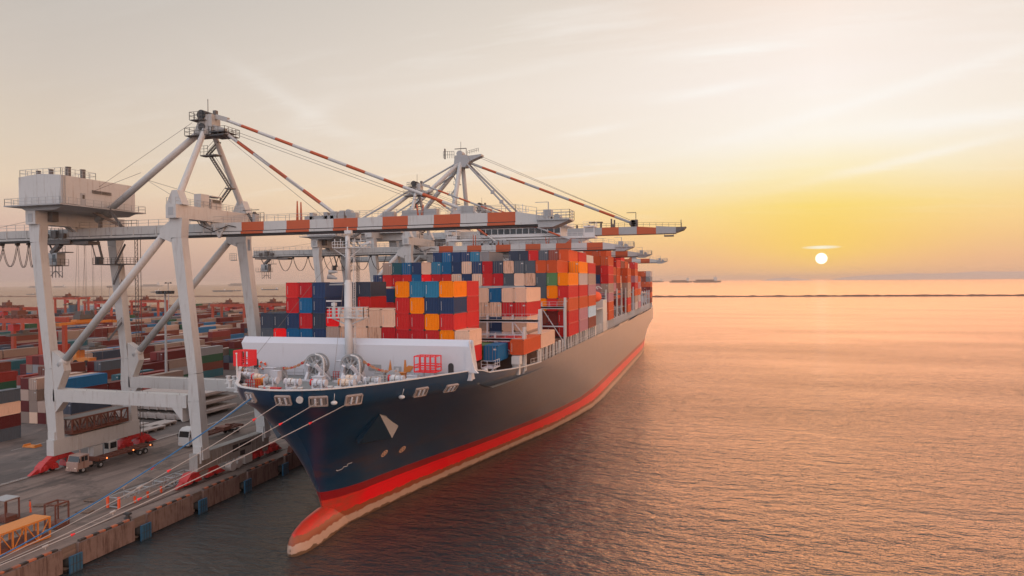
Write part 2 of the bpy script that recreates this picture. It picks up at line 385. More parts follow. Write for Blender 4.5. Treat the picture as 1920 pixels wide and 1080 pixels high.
# painted hatching along the landside rail and lane lines
ln = MB()
for i in range(150):
    y0 = 45+i*1.5
    ln.v += [(-109.7, y0, QZ+.008), (-109.5, y0, QZ+.008), (-109.15, y0+1.1, QZ+.008), (-109.35, y0+1.1, QZ+.008)]; ln.quad(*range(len(ln.v)-4, len(ln.v)))
for xx in (-109.75, -109.12): ln.box(xx-.05, xx+.05, 30, 400, QZ+.004, QZ+.009)
for i in range(60): ln.box(-130.2, -130.0, 60+i*5, 62.4+i*5, QZ+.004, QZ+.009)
thing('lane_markings', ln, paint('worn_lane_paint', (.36, .33, .31), .8, var=.3), None, None, kind='structure')
for i, y in enumerate(FEND[:7]):
    o = wroot('dock_fender', ['blue dock fender nearest the camera below the bottom edge', 'blue dock fender just outside the frame at the bow line bollards',
        'blue fender panel lowest on the quay wall, nearest the bottom left', 'blue fender panel second from the bottom left on the quay wall',
        'blue fender panel below the long grey frame on the quay wall', 'blue fender panel below the seaside crane bogies',
        'blue fender panel farthest along, in the shadow by the bow'][i], 'fender', (-75, y, 2), 'blue dock fenders on the quay wall')
    pn = MB().box(-74.55, -74.3, y-.85, y+.85, .1, 3.1)
    part('panel', pn, BLUEF, o)
    gr = MB()
    for k in (-.45, 0, .45): gr.box(-74.3, -74.26, y+k-.03, y+k+.03, .15, 3.05)
    for zz in (1.1, 2.1): gr.box(-74.3, -74.27, y-.85, y+.85, zz-.03, zz+.03)
    part('panel_joint', gr, DARK, o)
    part('rubber_cone', MB().tube((-78.0, y, 2.0), (-74.55, y, 2.0), .75, .55, 14), TYRE, o, True)

# ------------------------------------------------------------------ container ship
CX, HB = -52.5, 22.4
def itp(t, pts):
    if t <= pts[0][0]: return pts[0][1]
    for (a, b), (c, d) in zip(pts, pts[1:]):
        if t <= c: return b+(d-b)*(t-a)/(c-a)
    return pts[-1][1]
STEM = [(0, 84.6), (4.8, 83.9), (7.2, 83.0), (10.4, 81.2), (13.4, 79.2), (16.8, 76.2), (19.8, 73.2), (20.6, 72.0), (21.5, 71.0), (23, 70.4)]
def off(y, z=22): return (1.0+1.0*min(1, max(0, (z-8)/12)))*min(1, max(0, (92-y)/14))
FW = [(0, 0), (.02, .045), (.0625, .115), (.196, .235), (.348, .405), (.70, .81), (.92, .965), (1, 1)]
FR = [(0, 0), (.004, .08), (.015, .16), (.03, .245), (.07, .345), (.14, .455), (.21, .56), (.3, .685), (.39, .81), (.46, .88), (.53, .92), (.7, .97), (.9, .992), (1, 1)]
def zrail(y): return itp(y, [(60, 23.2), (95, 23.0), (98, 22.2), (112, 21.3), (124, 20.8), (215, 20.5), (420, 20.3)])
def hb(y, z):
    ys = itp(z, STEM); zz = min(1, max(0, z/20.8)); w = zz**1.25; L = 112+(52-112)*zz
    u = (y-ys)/L
    if u <= 0: return 0
    a = HB*(itp(u, FW)*(1-w)+itp(u, FR)*w)
    # stern narrowing
    if y > 320:
        t = (y-320)/88; low = max(0, 1-z/13)
        a *= 1-(.05+.55*low)*t**2
    return a
def hullmat():
    m, gg, b = newmat('hull_paint')
    tc = gg.n('ShaderNodeTexCoord').outputs['Object']
    px, py, pz = gg.sep(tc)[0:3]
    n = gg.noise(gg.map(tc, (.6, .35, 1.2)), 1.1, 6, .7); nb = gg.noise(tc, .12, 4, .6)
    st = gg.noise(gg.map(tc, (1, 1, .06)), .55, 5, .65)
    nav = gg.mix(gg.ramp(nb, [(.35, 0.), (.7, 1.)]), (.001, .028, .070), (.003, .042, .095))
    nav = gg.mix(gg.m('MULTIPLY', gg.ramp(st, [(.60, 0.), (.78, 1.)]), .30), nav, (.06, .035, .025))
    # scuffed band low on the bow flare, from chain and fenders
    rb = gg.m('MULTIPLY', gg.ramp(gg.noise(gg.map(tc, (.25, .1, .5)), 1., 5, .65), [(.48, 0.), (.66, 1.)]), gg.ramp(gg.m('DIVIDE', pz, 20.), [(.34, 0.), (.45, 1.), (.55, 1.), (.66, 0.)]))
    nav = gg.mix(gg.m('MULTIPLY', rb, .5), nav, (.085, .040, .026))
    red = gg.mix(gg.m('MULTIPLY', gg.ramp(n, [(.5, 0.), (.75, 1.)]), .35), (.74, .004, .012), (.50, .018, .012))
    bow = gg.ramp(gg.m('MULTIPLY_ADD', py, -.1, .1), [(0, 0.), (.35, 1.)])
    red = gg.mix(gg.m('MULTIPLY', bow, gg.ramp(n, [(.30, .25), (.62, .85)])), red, (.30, .06, .03))
    dred = (.24, .010, .014)
    zj = gg.m('MULTIPLY_ADD', n, .5, gg.m('SUBTRACT', pz, .25))
    c = gg.mix(gg.m('GREATER_THAN', pz, 7.0), gg.mix(gg.m('GREATER_THAN', gg.m('MULTIPLY_ADD', nb, .5, pz), 5.95), red, dred), nav)
    # marine growth above the waterline with a rusty ragged edge
    gz = gg.m('MULTIPLY_ADD', gg.noise(gg.map(tc, (1, .5, .2)), 1.3, 6, .7), 1.5, gg.m('SUBTRACT', pz, .75))
    gb = gg.mix(n, (.34, .22, .17), (.50, .36, .28))
    c = gg.mix(gg.m('LESS_THAN', gz, 3.35), c, (.26, .07, .03))
    c = gg.mix(gg.m('LESS_THAN', gz, 2.45), c, gb)
    c = gg.mix(gg.m('LESS_THAN', gz, 1.35), c, (.12, .07, .04))
    # strake and butt seams of the shell plating
    zs_ = gg.m('LESS_THAN', gg.m('FRACT', gg.m('DIVIDE', pz, 2.6)), .02)
    ys_ = gg.m('LESS_THAN', gg.m('FRACT', gg.m('ADD', gg.m('DIVIDE', py, 9.), gg.m('MULTIPLY', gg.m('FLOOR', gg.m('DIVIDE', pz, 2.6)), .5))), .006)
    seam = gg.m('MAXIMUM', zs_, ys_)
    c = gg.mix(gg.m('MULTIPLY', seam, .35), c, (.05, .045, .05))
    # rust weeping below the fairleads and scuppers
    rs_ = gg.noise(gg.map(tc, (1.6, 1.6, .05)), 1.4, 3, .6)
    wp = gg.m('MULTIPLY', gg.ramp(rs_, [(.62, 0.), (.70, 1.)]), gg.ramp(gg.m('DIVIDE', pz, 24.), [(.45, 0.), (.80, .8), (.98, 1.)]))
    c = gg.mix(gg.m('MULTIPLY', wp, .40), c, (.10, .045, .022))
    gg.put(b.inputs['Base Color'], c)
    gg.put(b.inputs['Roughness'], gg.m('MULTIPLY_ADD', n, .14, .26))
    b.inputs['Specular IOR Level'].default_value = .2
    gg.put(b.inputs['Coat Weight'], gg.m('MULTIPLY_ADD', gg.m('GREATER_THAN', pz, 6.9), .75, .25))
    b.inputs['Sheen Weight'].default_value = .16; b.inputs['Sheen Roughness'].default_value = .2; b.inputs['Sheen Tint'].default_value = (1.0, .62, .50, 1)
    b.inputs['Coat IOR'].default_value = 1.5; b.inputs['Coat Roughness'].default_value = .32
    bm = gg.n('ShaderNodeBump'); gg.put(bm.inputs['Height'], gg.m('ADD', gg.noise(gg.map(tc, (1, .6, 1.)), .45, 3, .5), gg.m('MULTIPLY', seam, -.25))); bm.inputs['Strength'].default_value = .14; bm.inputs['Distance'].default_value = .10
    m.node_tree.links.new(bm.outputs[0], b.inputs['Normal'])
    return m
HM = hullmat()
ship = wroot('container_ship', 'huge laden container ship with navy hull and red boot topping moored at the quay', 'container ship', (CX, 90, 0))
def hull():
    mb = MB()
    zs = [-1.5, 0, 1, 2, 3.2, 4.4, 5.7, 7.3, 9, 10.5, 12, 13.8, 15.7, 17.3, 18.9, 19.8, 20.6, 21.2, 22.1, 23]
    us = [0, .4, 1.0, 2, 3.2, 5, 7, 9.5, 12.5, 16, 20, 24, 29, 35, 42, 50, 60, 72, 85, 100, 118, 140, 165, 190, 215, 240, 260, 275, 290, 303, 314, 322, 1e9]
    for sgn in (1, -1):
        base = len(mb.v)
        for z in zs:
            ys = itp(max(z, 0), STEM); ye = itp(z, [(0, 384), (4, 392), (9, 402), (13, 408), (23, 408)])
            for u in us:
                y = min(ye, ys+u) if u < 1e8 else ye
                if u == us[-2]: y = min(y, ye-2)
                zz = z if z < 20.7 else 20.6+(z-20.6)*(zrail(y)-20.6)/2.4
                h = hb(y, max(z, 0))
                mb.v.append((CX+off(y, z)+sgn*h, y, zz))
        nu = len(us)
        for j in range(len(zs)-1):
            for i in range(nu-1):
                a = base+j*nu+i
                q = (a, a+1, a+nu+1, a+nu)
                mb.quad(*(q if sgn > 0 else q[::-1]))
    # transom
    n = len(zs); nu = len(us); of_ = n*nu
    for j in range(n-1):
        a = j*nu+nu-1; mb.quad(a, of_+a, of_+a+nu, a+nu)
    # bulb
    b0 = len(mb.v); nr = 14; rings = []
    prof = [(75.5, .05, 2.2, .2), (75.65, .5, 2.0, 1.1), (76.1, .85, 1.8, 2.0), (77, 1.15, 1.7, 2.7), (78.6, 1.4, 1.7, 3.2), (80.5, 1.6, 1.7, 3.4), (83, 1.75, 1.7, 3.5), (86, 1.8, 1.7, 3.3), (92, 1.9, 1.4, 2.6)]
    for (y, w, zc, h) in prof:
        for i in range(nr):
            t = 2*math.pi*i/nr; mb.v.append((CX+off(y, 2)+w*math.cos(t), y, zc+h*math.sin(t)-.4))
    for j in range(len(prof)-1):
        for i in range(nr): mb.quad(b0+j*nr+i, b0+j*nr+(i+1) % nr, b0+(j+1)*nr+(i+1) % nr, b0+(j+1)*nr+i)
    return part('hull', mb, HM, ship, True)
H = hull()
DZ = 21.7
def railpts(y0, y1, step, inset=0.):
    pts = []; y = y0
    while y < y1+.01: pts.append(y); y += step
    return [(CX+off(v)+hb(v, 21)-inset, v, zrail(v)) for v in pts]
# white cap along the bulwark
cap = MB()
ys = [70.4, 70.46, 70.6, 70.85, 71.2, 71.6, 72.2, 73, 74, 75.5, 77.5, 80, 83, 87, 91, 94, 96, 98, 101, 106, 112, 118, 124]
pr = [(hb(v, 23), v, zrail(v)) for v in ys]; pr[0] = (0, 70.38, zrail(70))
for s_ in (1, -1):
    for (a, b, c), (d, e, f) in zip(pr, pr[1:]): cap.bar((CX+off(b)+s_*(a-.1), b+.05, c+.04), (CX+off(e)+s_*(d-.1), e+.05, f+.04), .42, .14)
part('bulwark_cap', cap, SHIPW, ship)
# inside of the bulwark and decks
dk = MB()
dy = [71.0, 71.6, 72.4, 73.5, 75, 77, 80, 84, 88, 92, 96, 100, 106, 114, 124, 150, 200, 260, 320, 360, 390, 407.5]
for v in dy:
    h = max(.2, hb(v, 21)-.12); zd = 21.7 if v < 94 else (19.6 if v > 98 else 21.7-(v-94)*.5)
    c_ = CX+off(v); dk.v += [(c_-h, v, zd), (c_+h, v, zd), (c_-h, v, zd+1.1), (c_+h, v, zd+1.1)]
for i in range(len(dy)-1):
    a = i*4; dk.quad(a, a+1, a+5, a+4)
    if dy[i] < 96: dk.quad(a, a+4, a+6, a+2); dk.quad(a+1, a+3, a+7, a+5)
part('deck', dk, paint('deck_grey_green', (.20, .21, .21), .7, var=.2, rust=.2, streak=False), ship)
# breakwater
bw = MB(); x0, x1, yb = CX-19.4, CX+19.6, 93.0
bw.prism([(x0+1.2, 21.6), (x1, 21.6), (x1-.2, 26.55), (x0, 26.55)], 'y', yb, yb+.25)
bwk = MB(); bwk.v = [(x0, yb, 26.55), (x1-.2, yb, 26.55), (x1-.35, yb+.9, 27.45), (x0, yb+.9, 27.45), (x0, yb+1.05, 27.45), (x1-.35, yb+1.05, 27.45), (x1-.2, yb+.27, 26.55), (x0, yb+.27, 26.55)]
for q in ((0, 1, 2, 3), (3, 2, 5, 4), (4, 5, 6, 7)): bwk.quad(*q)
B = part('breakwater', bw, LGREY, ship)
part('top_lip', bwk, paint('lip_grey_paint', (.52, .54, .60), .5, var=.03), B)
we = MB()
we.prism([(x1-.35, 27.45), (x1-.35, 26.5), (x1-.9, 26.3), (x1-.9, 23.0), (x1-1.4, 22.75), (x1+1.0, 22.75), (x1+.5, 23.2), (x1+.15, 24.4)], 'y', yb-.16, yb+.3)
we.prism([(yb-.1, 21.7), (yb+3.2, 21.7), (yb+1.0, 27.4), (yb+.7, 27.4)], 'x', x1-.25, x1-.05)
part('wing_plate', we, LGREY, B)
for xx in (CX-16.7, x1-3.2):
    dr = MB()
    pts = [(xx-.42, 22.3), (xx+.42, 22.3), (xx+.42, 23.7)]+[(xx+.42*math.cos(t*math.pi/6), 23.7+.42*math.sin(t*math.pi/6)) for t in range(1, 6)]+[(xx-.42, 23.7)]
    dr.prism(pts, 'y', yb-.05, yb+.02)
    part('doorway', dr, DARK, B)
for xx in (-14, -8, -3, 4, 9, 14): part('support_bracket', MB().bar((CX+xx, yb+1.2, 27.2), (CX+xx, yb+4, 21.7), .2, .5), GREYP, B)
# coaming wall low on the breakwater, orange signs, panels
part('warning_sign', MB().prism([(CX+6.4, 22.6), (CX+7.0, 22.6), (CX+6.72, 24.4)], 'y', yb-.1, yb-.03), YEL, B)
sg = MB(); sg.prism([(CX+8.9, 22.6), (CX+9.9, 22.6), (CX+10.6, 23.5), (CX+9.7, 23.6), (CX+9.35, 23.35), (CX+9.25, 24.4), (CX+9.05, 24.4)], 'y', yb-.1, yb-.03)
part('warning_sign', sg, YEL, B)
parts('notice_board', [MB().box(CX+3.1, CX+5.2, yb-.08, yb-.02, 22.7, 23.6), MB().box(CX+7.3, CX+8.5, yb-.08, yb-.02, 22.6, 23.4)], GREYP, B)
part('notice_sheet', MB().box(CX+7.65, CX+8.1, yb-.10, yb-.081, 22.75, 23.2), SHIPW, B)
# foremast
MXm = -52.35; fm = wroot('x', None, None, (0, 0, 0)); bpy.data.objects.remove(fm)
mt = MB(); mt.tube((MXm, 92.4, 21.7), (MXm, 92.4, 36), .62, .60, 14); mt.tube((MXm, 92.4, 36), (MXm, 92.4, 43), .42, .34, 12)
mt.tube((MXm, 92.4, 35.2), (MXm, 92.4, 36.4), .60, .42, 14, cap=False)
mast = part('foremast', mt, SHIPW, ship, True)
ld = MB()
for d in (-.25, .25): ld.bar((MXm+1.05, 92.4+d, 21.7), (MXm+1.05, 92.4+d, 42.5), .07)
for i in range(60): ld.bar((MXm+1.05, 92.15, 22+i*.34), (MXm+1.05, 92.65, 22+i*.34), .045)
for i in range(8): ld.bar((MXm+.4, 92.4, 23+i*2.6), (MXm+1.05, 92.4, 23+i*2.6), .06)
part('ladder', ld, SHIPW, mast)
rp = MB().box(MXm-3.2, MXm+3.0, 91.5, 93.1, 30.6, 30.75); rp.rail([(MXm-3.2, 91.5, 30.75), (MXm+3, 91.5, 30.75), (MXm+3, 93.1, 30.75), (MXm-3.2, 93.1, 30.75)], 1.5, 1., .08, 3, True)
rp.bar((MXm-2.8, 92.4, 30.6), (MXm-.3, 92.4, 29.6), .18); rp.bar((MXm+2.8, 92.4, 30.6), (MXm+.3, 92.4, 29.6), .18)
part('mast_platform', rp, SHIPW, mast)
sc_ = MB(); sc_.tube((MXm-2.3, 92.2, 30.8), (MXm-2.3, 92.2, 33.0), .22, .18); sc_.bar((MXm-3.5, 92.0, 33.2), (MXm-1.1, 92.3, 33.2), .24, .2); sc_.cbox(MXm-2.3, 92.2, 32.7, .6, .6, .5); sc_.cbox(MXm-1.2, 92, 31.8, .5, .5, .9); sc_.cbox(MXm+1.9, 92, 31.4, .5, .5, .6)
part('radar_scanner', sc_, SHIPW, mast)
hn = MB(); hn.bar((MXm-.2, 92.2, 35.9), (MXm-2.6, 91.6, 36.0), .12); hn.tube((MXm-1.6, 91.9, 36.6), (MXm-2.9, 91.6, 37.0), .15, .5, 10); hn.tube((MXm-1.4, 91.8, 37.6), (MXm-2.7, 91.5, 37.6), .1, .35, 10); hn.box(MXm-2.6, MXm-.4, 91.4, 92.4, 35.6, 35.75)
part('fog_horn', hn, GREYP, mast)
yd = MB(); yd.box(MXm-2.4, MXm+3.6, 92.0, 92.8, 41.2, 41.32); yd.bar((MXm-.3, 92.4, 39.8), (MXm-2.3, 92.4, 41.1), .1); yd.bar((MXm+.3, 92.4, 39.8), (MXm+2.3, 92.4, 41.1), .1)
yd.rail([(MXm-2.4, 92.0, 41.3), (MXm+3.0, 92.0, 41.3)], .9, .9, .06); yd.tube((MXm, 92.4, 43), (MXm, 92.4, 44.4), .08); yd.cbox(MXm+.2, 92.3, 43.6, 1.1, .5, .5); yd.bar((MXm+2.4, 92.4, 41.6), (MXm+3.8, 92.4, 42.0), .35)
for d in (-2.2, -1.2, 1.2, 2.2): yd.tube((MXm+d, 92.4, 41.3), (MXm+d, 92.4, 42.6), .07)
part('crosstree', yd, SHIPW, mast)
st = MB()
st.tube((MXm, 92.4, 42.5), (CX-14.5, 88, 23.5), .025, n=4).tube((MXm+.3, 92, 42.5), (CX+2.4, 84.0, 22.0), .025, n=4)
part('mast_stay', st, WIRE, mast)
# ---- forecastle gear
def windlass(cx, cy, sgn):
    fr_ = MB()
    for d in (-1.0, 1.0):
        fr_.bar((cx+d, cy-1.5, DZ), (cx+d, cy, DZ+2.5), .34, .6); fr_.bar((cx+d, cy+1.6, DZ), (cx+d, cy, DZ+2.5), .34, .6)
    fr_.bar((cx-2.3, cy-1.5, DZ+.1), (cx+2.2, cy-1.5, DZ+.1), .5, .25); fr_.bar((cx-2.0, cy, DZ), (cx-.6, cy-1.6, DZ+2.4), .5, .3, upv=(0, 1, 0)); fr_.bar((cx+2.0, cy, DZ), (cx+.6, cy-1.6, DZ+2.4), .5, .3, upv=(0, 1, 0))
    w = part('windlass', fr_, LGREY, ship)
    dm = MB()
    for k in range(28):
        t = 2*math.pi*k/28; t2 = 2*math.pi*(k+1)/28
        for r_, yy, w_ in ((1.5, cy-.75, .18), (1.5, cy+.55, .18), (1.1, cy-.1, .45)):
            dm.bar((cx+r_*math.cos(t), yy, DZ+2.3+r_*math.sin(t)), (cx+r_*math.cos(t2), yy, DZ+2.3+r_*math.sin(t2)), w_*1.6, w_, upv=(0, 1, 0))
    for k in range(9):
        t = 2*math.pi*k/9; dm.bar((cx+.3*math.cos(t), cy-.7, DZ+2.3+.3*math.sin(t)), (cx+1.45*math.cos(t), cy-.7, DZ+2.3+1.45*math.sin(t)), .15)
    dm.tube((cx, cy-1.1, DZ+2.3), (cx, cy+.9, DZ+2.3), .42, n=14)
    part('gypsy_wheel', dm, GREYP, w)
    hd = MB(); hd.path([(cx+1.6, cy-.9, DZ), (cx+1.6, cy-.9, DZ+2.6), (cx+1.45, cy-.9, DZ+3.3), (cx+1.0, cy-.9, DZ+3.7), (cx+.2, cy-.9, DZ+3.85)], .13, 8)
    part('vent_pipe', hd, SHIPW, w)
    ch = MB(); k0 = Vector((cx+sgn*1.7, cy, DZ+2.9)); k1 = Vector((cx+sgn*6.4, cy+.2, DZ+1.5))
    for k in range(15):
        p = k0.lerp(k1, k/14)+Vector((0, 0, -.45*math.sin(math.pi*k/14)))
        q = k0.lerp(k1, (k+1.1)/14)+Vector((0, 0, -.45*math.sin(math.pi*(k+1)/14)))
        ch.k = 1 if k % 5 == 2 else 0
        ch.bar(p, q, .38 if k % 2 else .16, .16 if k % 2 else .38)
    part('anchor_chain', ch, [paint('rusty_chain', (.42, .20, .11), .7, var=.3), RED], w)
    st_ = MB(); st_.prism([(cx+sgn*5.6, DZ), (cx+sgn*8.0, DZ), (cx+sgn*6.6, DZ+1.7), (cx+sgn*6.0, DZ+1.7)], 'y', cy-.5, cy+.9); st_.bar((cx+sgn*5.2, cy, DZ), (cx+sgn*6.4, cy, DZ+1.6), .3)
    part('chain_stopper', st_, GREYP, w)
windlass(CX-2.9, 88.6, -1); windlass(CX+2.9, 88.6, 1)
def winch(cx, cy, n, s=1.):
    b = MB().box(cx-1.2*s, cx+1.2*s, cy-.5, cy+.5, DZ, DZ+.35)
    for d in (-1.1, 1.1): b.box(cx+d*s-.1, cx+d*s+.1, cy-.45, cy+.45, DZ+.3, DZ+1.35)
    w = part('mooring_winch', b, LGREY, ship)
    d = MB().tube((cx-.9*s, cy, DZ+1.0), (cx-.1*s, cy, DZ+1.0), .50, n=12).tube((cx+.05*s, cy, DZ+1.0), (cx+.9*s, cy, DZ+1.0), .42, n=12)
    part('rope_drum', d, [LGREY, CREAM, GREYP, SHIPW][n % 4], w, False)
    part('warping_head', MB().tube((cx+1.2*s, cy, DZ+1.0), (cx+1.9*s, cy, DZ+1.0), .34, .5, 10), LGREY, w)
    part('winch_motor', MB().tube((cx-1.7*s, cy, DZ+1.0), (cx-1.2*s, cy, DZ+1.0), .5, .3, 10), [LGREY, RED, YEL][n % 3], w)
for i, (a, b) in enumerate([(-11.8, 84.5), (-8.8, 83), (-5.2, 80.5), (-1.4, 80), (2.6, 80.0), (6.2, 81.0), (8.6, 83.5), (11.0, 86), (-14.2, 88), (4.8, 84.6)]):
    winch(CX+a, b, i, .62)
def bollards():
    for a, b in [(-9.9, 78.9), (-6.6, 76.2), (-2.2, 75.1), (2.4, 75.3), (6.6, 77.0), (10.6, 80.6), (13.6, 85.4), (-13, 82.4)]:
        m = MB().box(CX+a-.9, CX+a+.9, b-.3, b+.3, DZ, DZ+.12)
        for d in (-.5, .5): m.tube((CX+a+d, b, DZ), (CX+a+d, b, DZ+1.0), .27, n=10).tube((CX+a+d, b, DZ+1.0), (CX+a+d, b, DZ+1.12), .36, n=10)
        part('bollard', m, SHIPW, ship)
bollards()
# low coaming, pipes, hydraulic boxes, small red rails and hatches
for a, b, w_, h_, mt_ in [(-8.5, 86.5, 1.2, 1.4, LGREY), (-.2, 84.6, 1.6, 1.1, LGREY), (-.1, 90.8, 1.5, 2.6, LGREY), (7.3, 88.6, 1.4, 1.3, GREYP), (-4.3, 84.4, 1.8, .5, BLUEF), (5.2, 78.6, 1.2, .5, RED), (-7.0, 80.8, 1.0, 1.1, YEL), (12.0, 89.5, 1.6, .9, LGREY), (-12.6, 91, 1.8, 1.2, LGREY), (9.6, 90.7, 1.2, 1.1, YEL), (-3.2, 77.9, 2.4, .4, RED)]:
    part('deck_locker', MB().box(CX+a-w_/2, CX+a+w_/2, b-.5, b+.5, DZ, DZ+h_).box(CX+a-w_/2-.08, CX+a+w_/2+.08, b-.58, b+.58, DZ+h_, DZ+h_+.07), mt_, ship)
for a, b, c, d in [(-8.4, 79.6, -6.2, 79.6), (-.9, 89.6, 1.2, 89.6), (3.6, 83.2, 6.0, 83.2), (7.2, 85.4, 8.8, 87.4)]:
    part('guard_rail', MB().rail([(CX+a, b, DZ), (CX+c, d, DZ)], 1.15, .4, .07, 3), [RED, YEL, RED, SHIPW][int(abs(a)) % 4], ship)
lr = MB().rail([(CX-16.5, 91.5, DZ), (CX-4, 91.5, DZ)], 1.1, 1.5, .06, 2).rail([(CX+5, 91.5, DZ), (CX+16, 91.5, DZ)], 1.1, 1.5, .06, 2)
part('guard_rail', lr, GREYP, ship)
pm = MB().tube((CX-9.2, 78.8, DZ), (CX-9.55, 79.2, DZ+4.6), .11, .06, 8); pm.sphere((CX-9.56, 79.2, DZ+4.7), .14)
part('jackstaff', pm, SHIPW, ship)
lb = MB()
for k in range(16):
    t0, t1 = 2*math.pi*k/16, 2*math.pi*(k+1)/16
    lb.k = (k//2) % 2; lb.tube((CX-15.4+.55*math.cos(t0), yb-.2, 23.0+.55*math.sin(t0)), (CX-15.4+.55*math.cos(t1), yb-.2, 23.0+.55*math.sin(t1)), .14, n=6)
part('life_ring', lb, [COVER, SHIPW], ship)
def cage(cx, cy, z, sx, sy, sz, solid):
    m = MB()
    for i in range(5):
        for j in (0, 1):
            m.bar((cx-sx/2+sx*i/4, cy-sy/2+sy*j, z), (cx-sx/2+sx*i/4, cy-sy/2+sy*j, z+sz), .13)
    for j in (0, .28, .45, 1):
        for q in (-1, 1):
            m.bar((cx-sx/2, cy+q*sy/2, z+sz*j), (cx+sx/2, cy+q*sy/2, z+sz*j), .12); m.bar((cx+q*sx/2, cy-sy/2, z+sz*j), (cx+q*sx/2, cy+sy/2, z+sz*j), .12)
    for i in range(5): m.bar((cx-sx/2+sx*i/4, cy-sy/2, z+sz), (cx-sx/2+sx*i/4, cy+sy/2, z+sz), .1)
    if solid: m.box(cx-sx/2, cx-.1, cy-sy/2-.02, cy-sy/2+.02, z, z+sz).box(cx+sx/2-.02, cx+sx/2+.02, cy-sy/2, cy+sy/2, z, z+sz)
    m.box(cx-sx/2, cx+sx/2, cy-sy/2, cy+sy/2, z-.08, z)
    c = part('red_cage', m, BRED, ship)
    for a in (-1, 1):
        for b in (-1, 1): part('stand_leg', MB().bar((cx+a*sx*.30, cy+b*sy*.38, DZ-.1), (cx+a*sx*.30, cy+b*sy*.38, z), .11), SHIPW, c)
cage(CX-13.4, 86.0, 23.9, 2.5, 1.8, 2.2, True); cage(CX+13.9, 90.3, 23.2, 3.2, 2.2, 2.2, False)
# ---- fairleads through the bulwark and other marks on the plating (y, z picked on the hull surface)
def onhull(y, z, side=1):
    p = Vector((CX+off(y, z)+side*hb(y, z), y, z)); e = .25
    ty = (Vector((CX+off(y+e, z)+side*hb(y+e, z), y+e, z))-Vector((CX+off(y-e, z)+side*hb(y-e, z), y-e, z))).normalized()
    tz = (Vector((off(y, z+e)+side*hb(y, z+e), y, z+e))-Vector((off(y, z-e)+side*hb(y, z-e), y, z-e))).normalized()
    n = ty.cross(tz).normalized()
    if n.x*side < 0: n = -n
    tz = n.cross(ty).normalized()
    if tz.z < 0: tz = -tz
    return p, ty, tz, n
FLM = paint('rusty_white_frame', (.34, .29, .27), .6, rust=.5, rc=(.25, .09, .05), sc=2)
def chock(y, z, w, h, side=1):
    p, t, u, n = onhull(y, z, side); m = MB()
    P = lambda a, b, d=0: tuple(p+t*a+u*b+n*d)
    o = .17
    for a0, b0, a1, b1 in ((-w, -h, w, -h), (w, -h, w, h), (w, h, -w, h), (-w, h, -w, -h)):
        m.bar(P(a0*1.1, b0, .0), P(a1*1.1, b1, .0), o, .30, upv=tuple(n))
    c = part('fairlead', m, FLM, ship)
    k = MB(); k.v = [P(-w+.1, -h+.1, .03), P(w-.1, -h+.1, .03), P(w-.1, h-.1, .03), P(-w+.1, h-.1, .03)]; k.quad(0, 1, 2, 3)
    part('opening', k, MATS.get('fairlead_inner') or paint('fairlead_inner', (.20, .17, .16), .8), c)
    for d in (-.35, .35): part('roller', MB().tube(P(d, -h+.15, .12), P(d, h-.15, .12), .13, n=8), LGREY, c)
    return p+n*.15
FLP = {}
for k, (y, z, w, h, s_) in dict(a=(71.6, 22.0, .7, .6, -1), b=(71.0, 21.9, .8, .62, 1), c=(72.4, 21.7, .95, .62, 1), d=(75.5, 21.5, .95, .62, 1), e=(85, 21.1, .95, .62, 1), f=(90.3, 20.9, .95, .62, 1), g=(77, 21.5, .9, .6, -1)).items():
    FLP[k] = chock(y, z, w, h, s_)
for (y, z, r_) in ((71.5, 22.0, .42),):
    p, t, u, n = onhull(y, z); m = MB(); m.tube(p-n*.1, p+n*.22, r_, n=16); part('hawse_pipe', m, SHIPW, ship, False)
for (y, z) in ((73.6, 21.55), (81.8, 21.1)):
    p, t, u, n = onhull(y, z); m = MB(); m.sphere(tuple(p+n*.3), .34, sc=(1.3, 1, .8)); m.bar(tuple(p+n*.3), tuple(p+u*1.2+n*.1), .05); part('bulwark_lamp', m, SHIPW, ship, True)
def bolster(side):
    A, B_, C_, D_, E_, F_ = [onhull(y, z, side) for y, z in ((82.0, 18.6), (88.4, 16.4), (89.7, 15.4), (87.5, 15.0), (85.3, 13.4), (82.2, 14.9))]
    d = D_[0]+D_[3]*1.4; f = F_[0]+F_[3]*.8; a = A[0]+A[3]*.15
    m = MB(); m.v = [tuple(q) for q in (a, B_[0]-B_[3]*.2, C_[0]-C_[3]*.2, d, E_[0]-E_[3]*.2, f, F_[0]-F_[3]*.5, A[0]-A[3]*.5)]
    m.quad(0, 3, 2, 1); m.k = 1; m.quad(0, 5, 3); m.quad(5, 4, 3); m.quad(4, 2, 3); m.quad(0, 7, 6, 5); m.quad(5, 6, 4)
    part('anchor_bolster', m, [GREYP, NAVY], ship)
bolster(1); bolster(-1)
MK = paint('hull_mark_paint', (.62, .40, .28), .6)
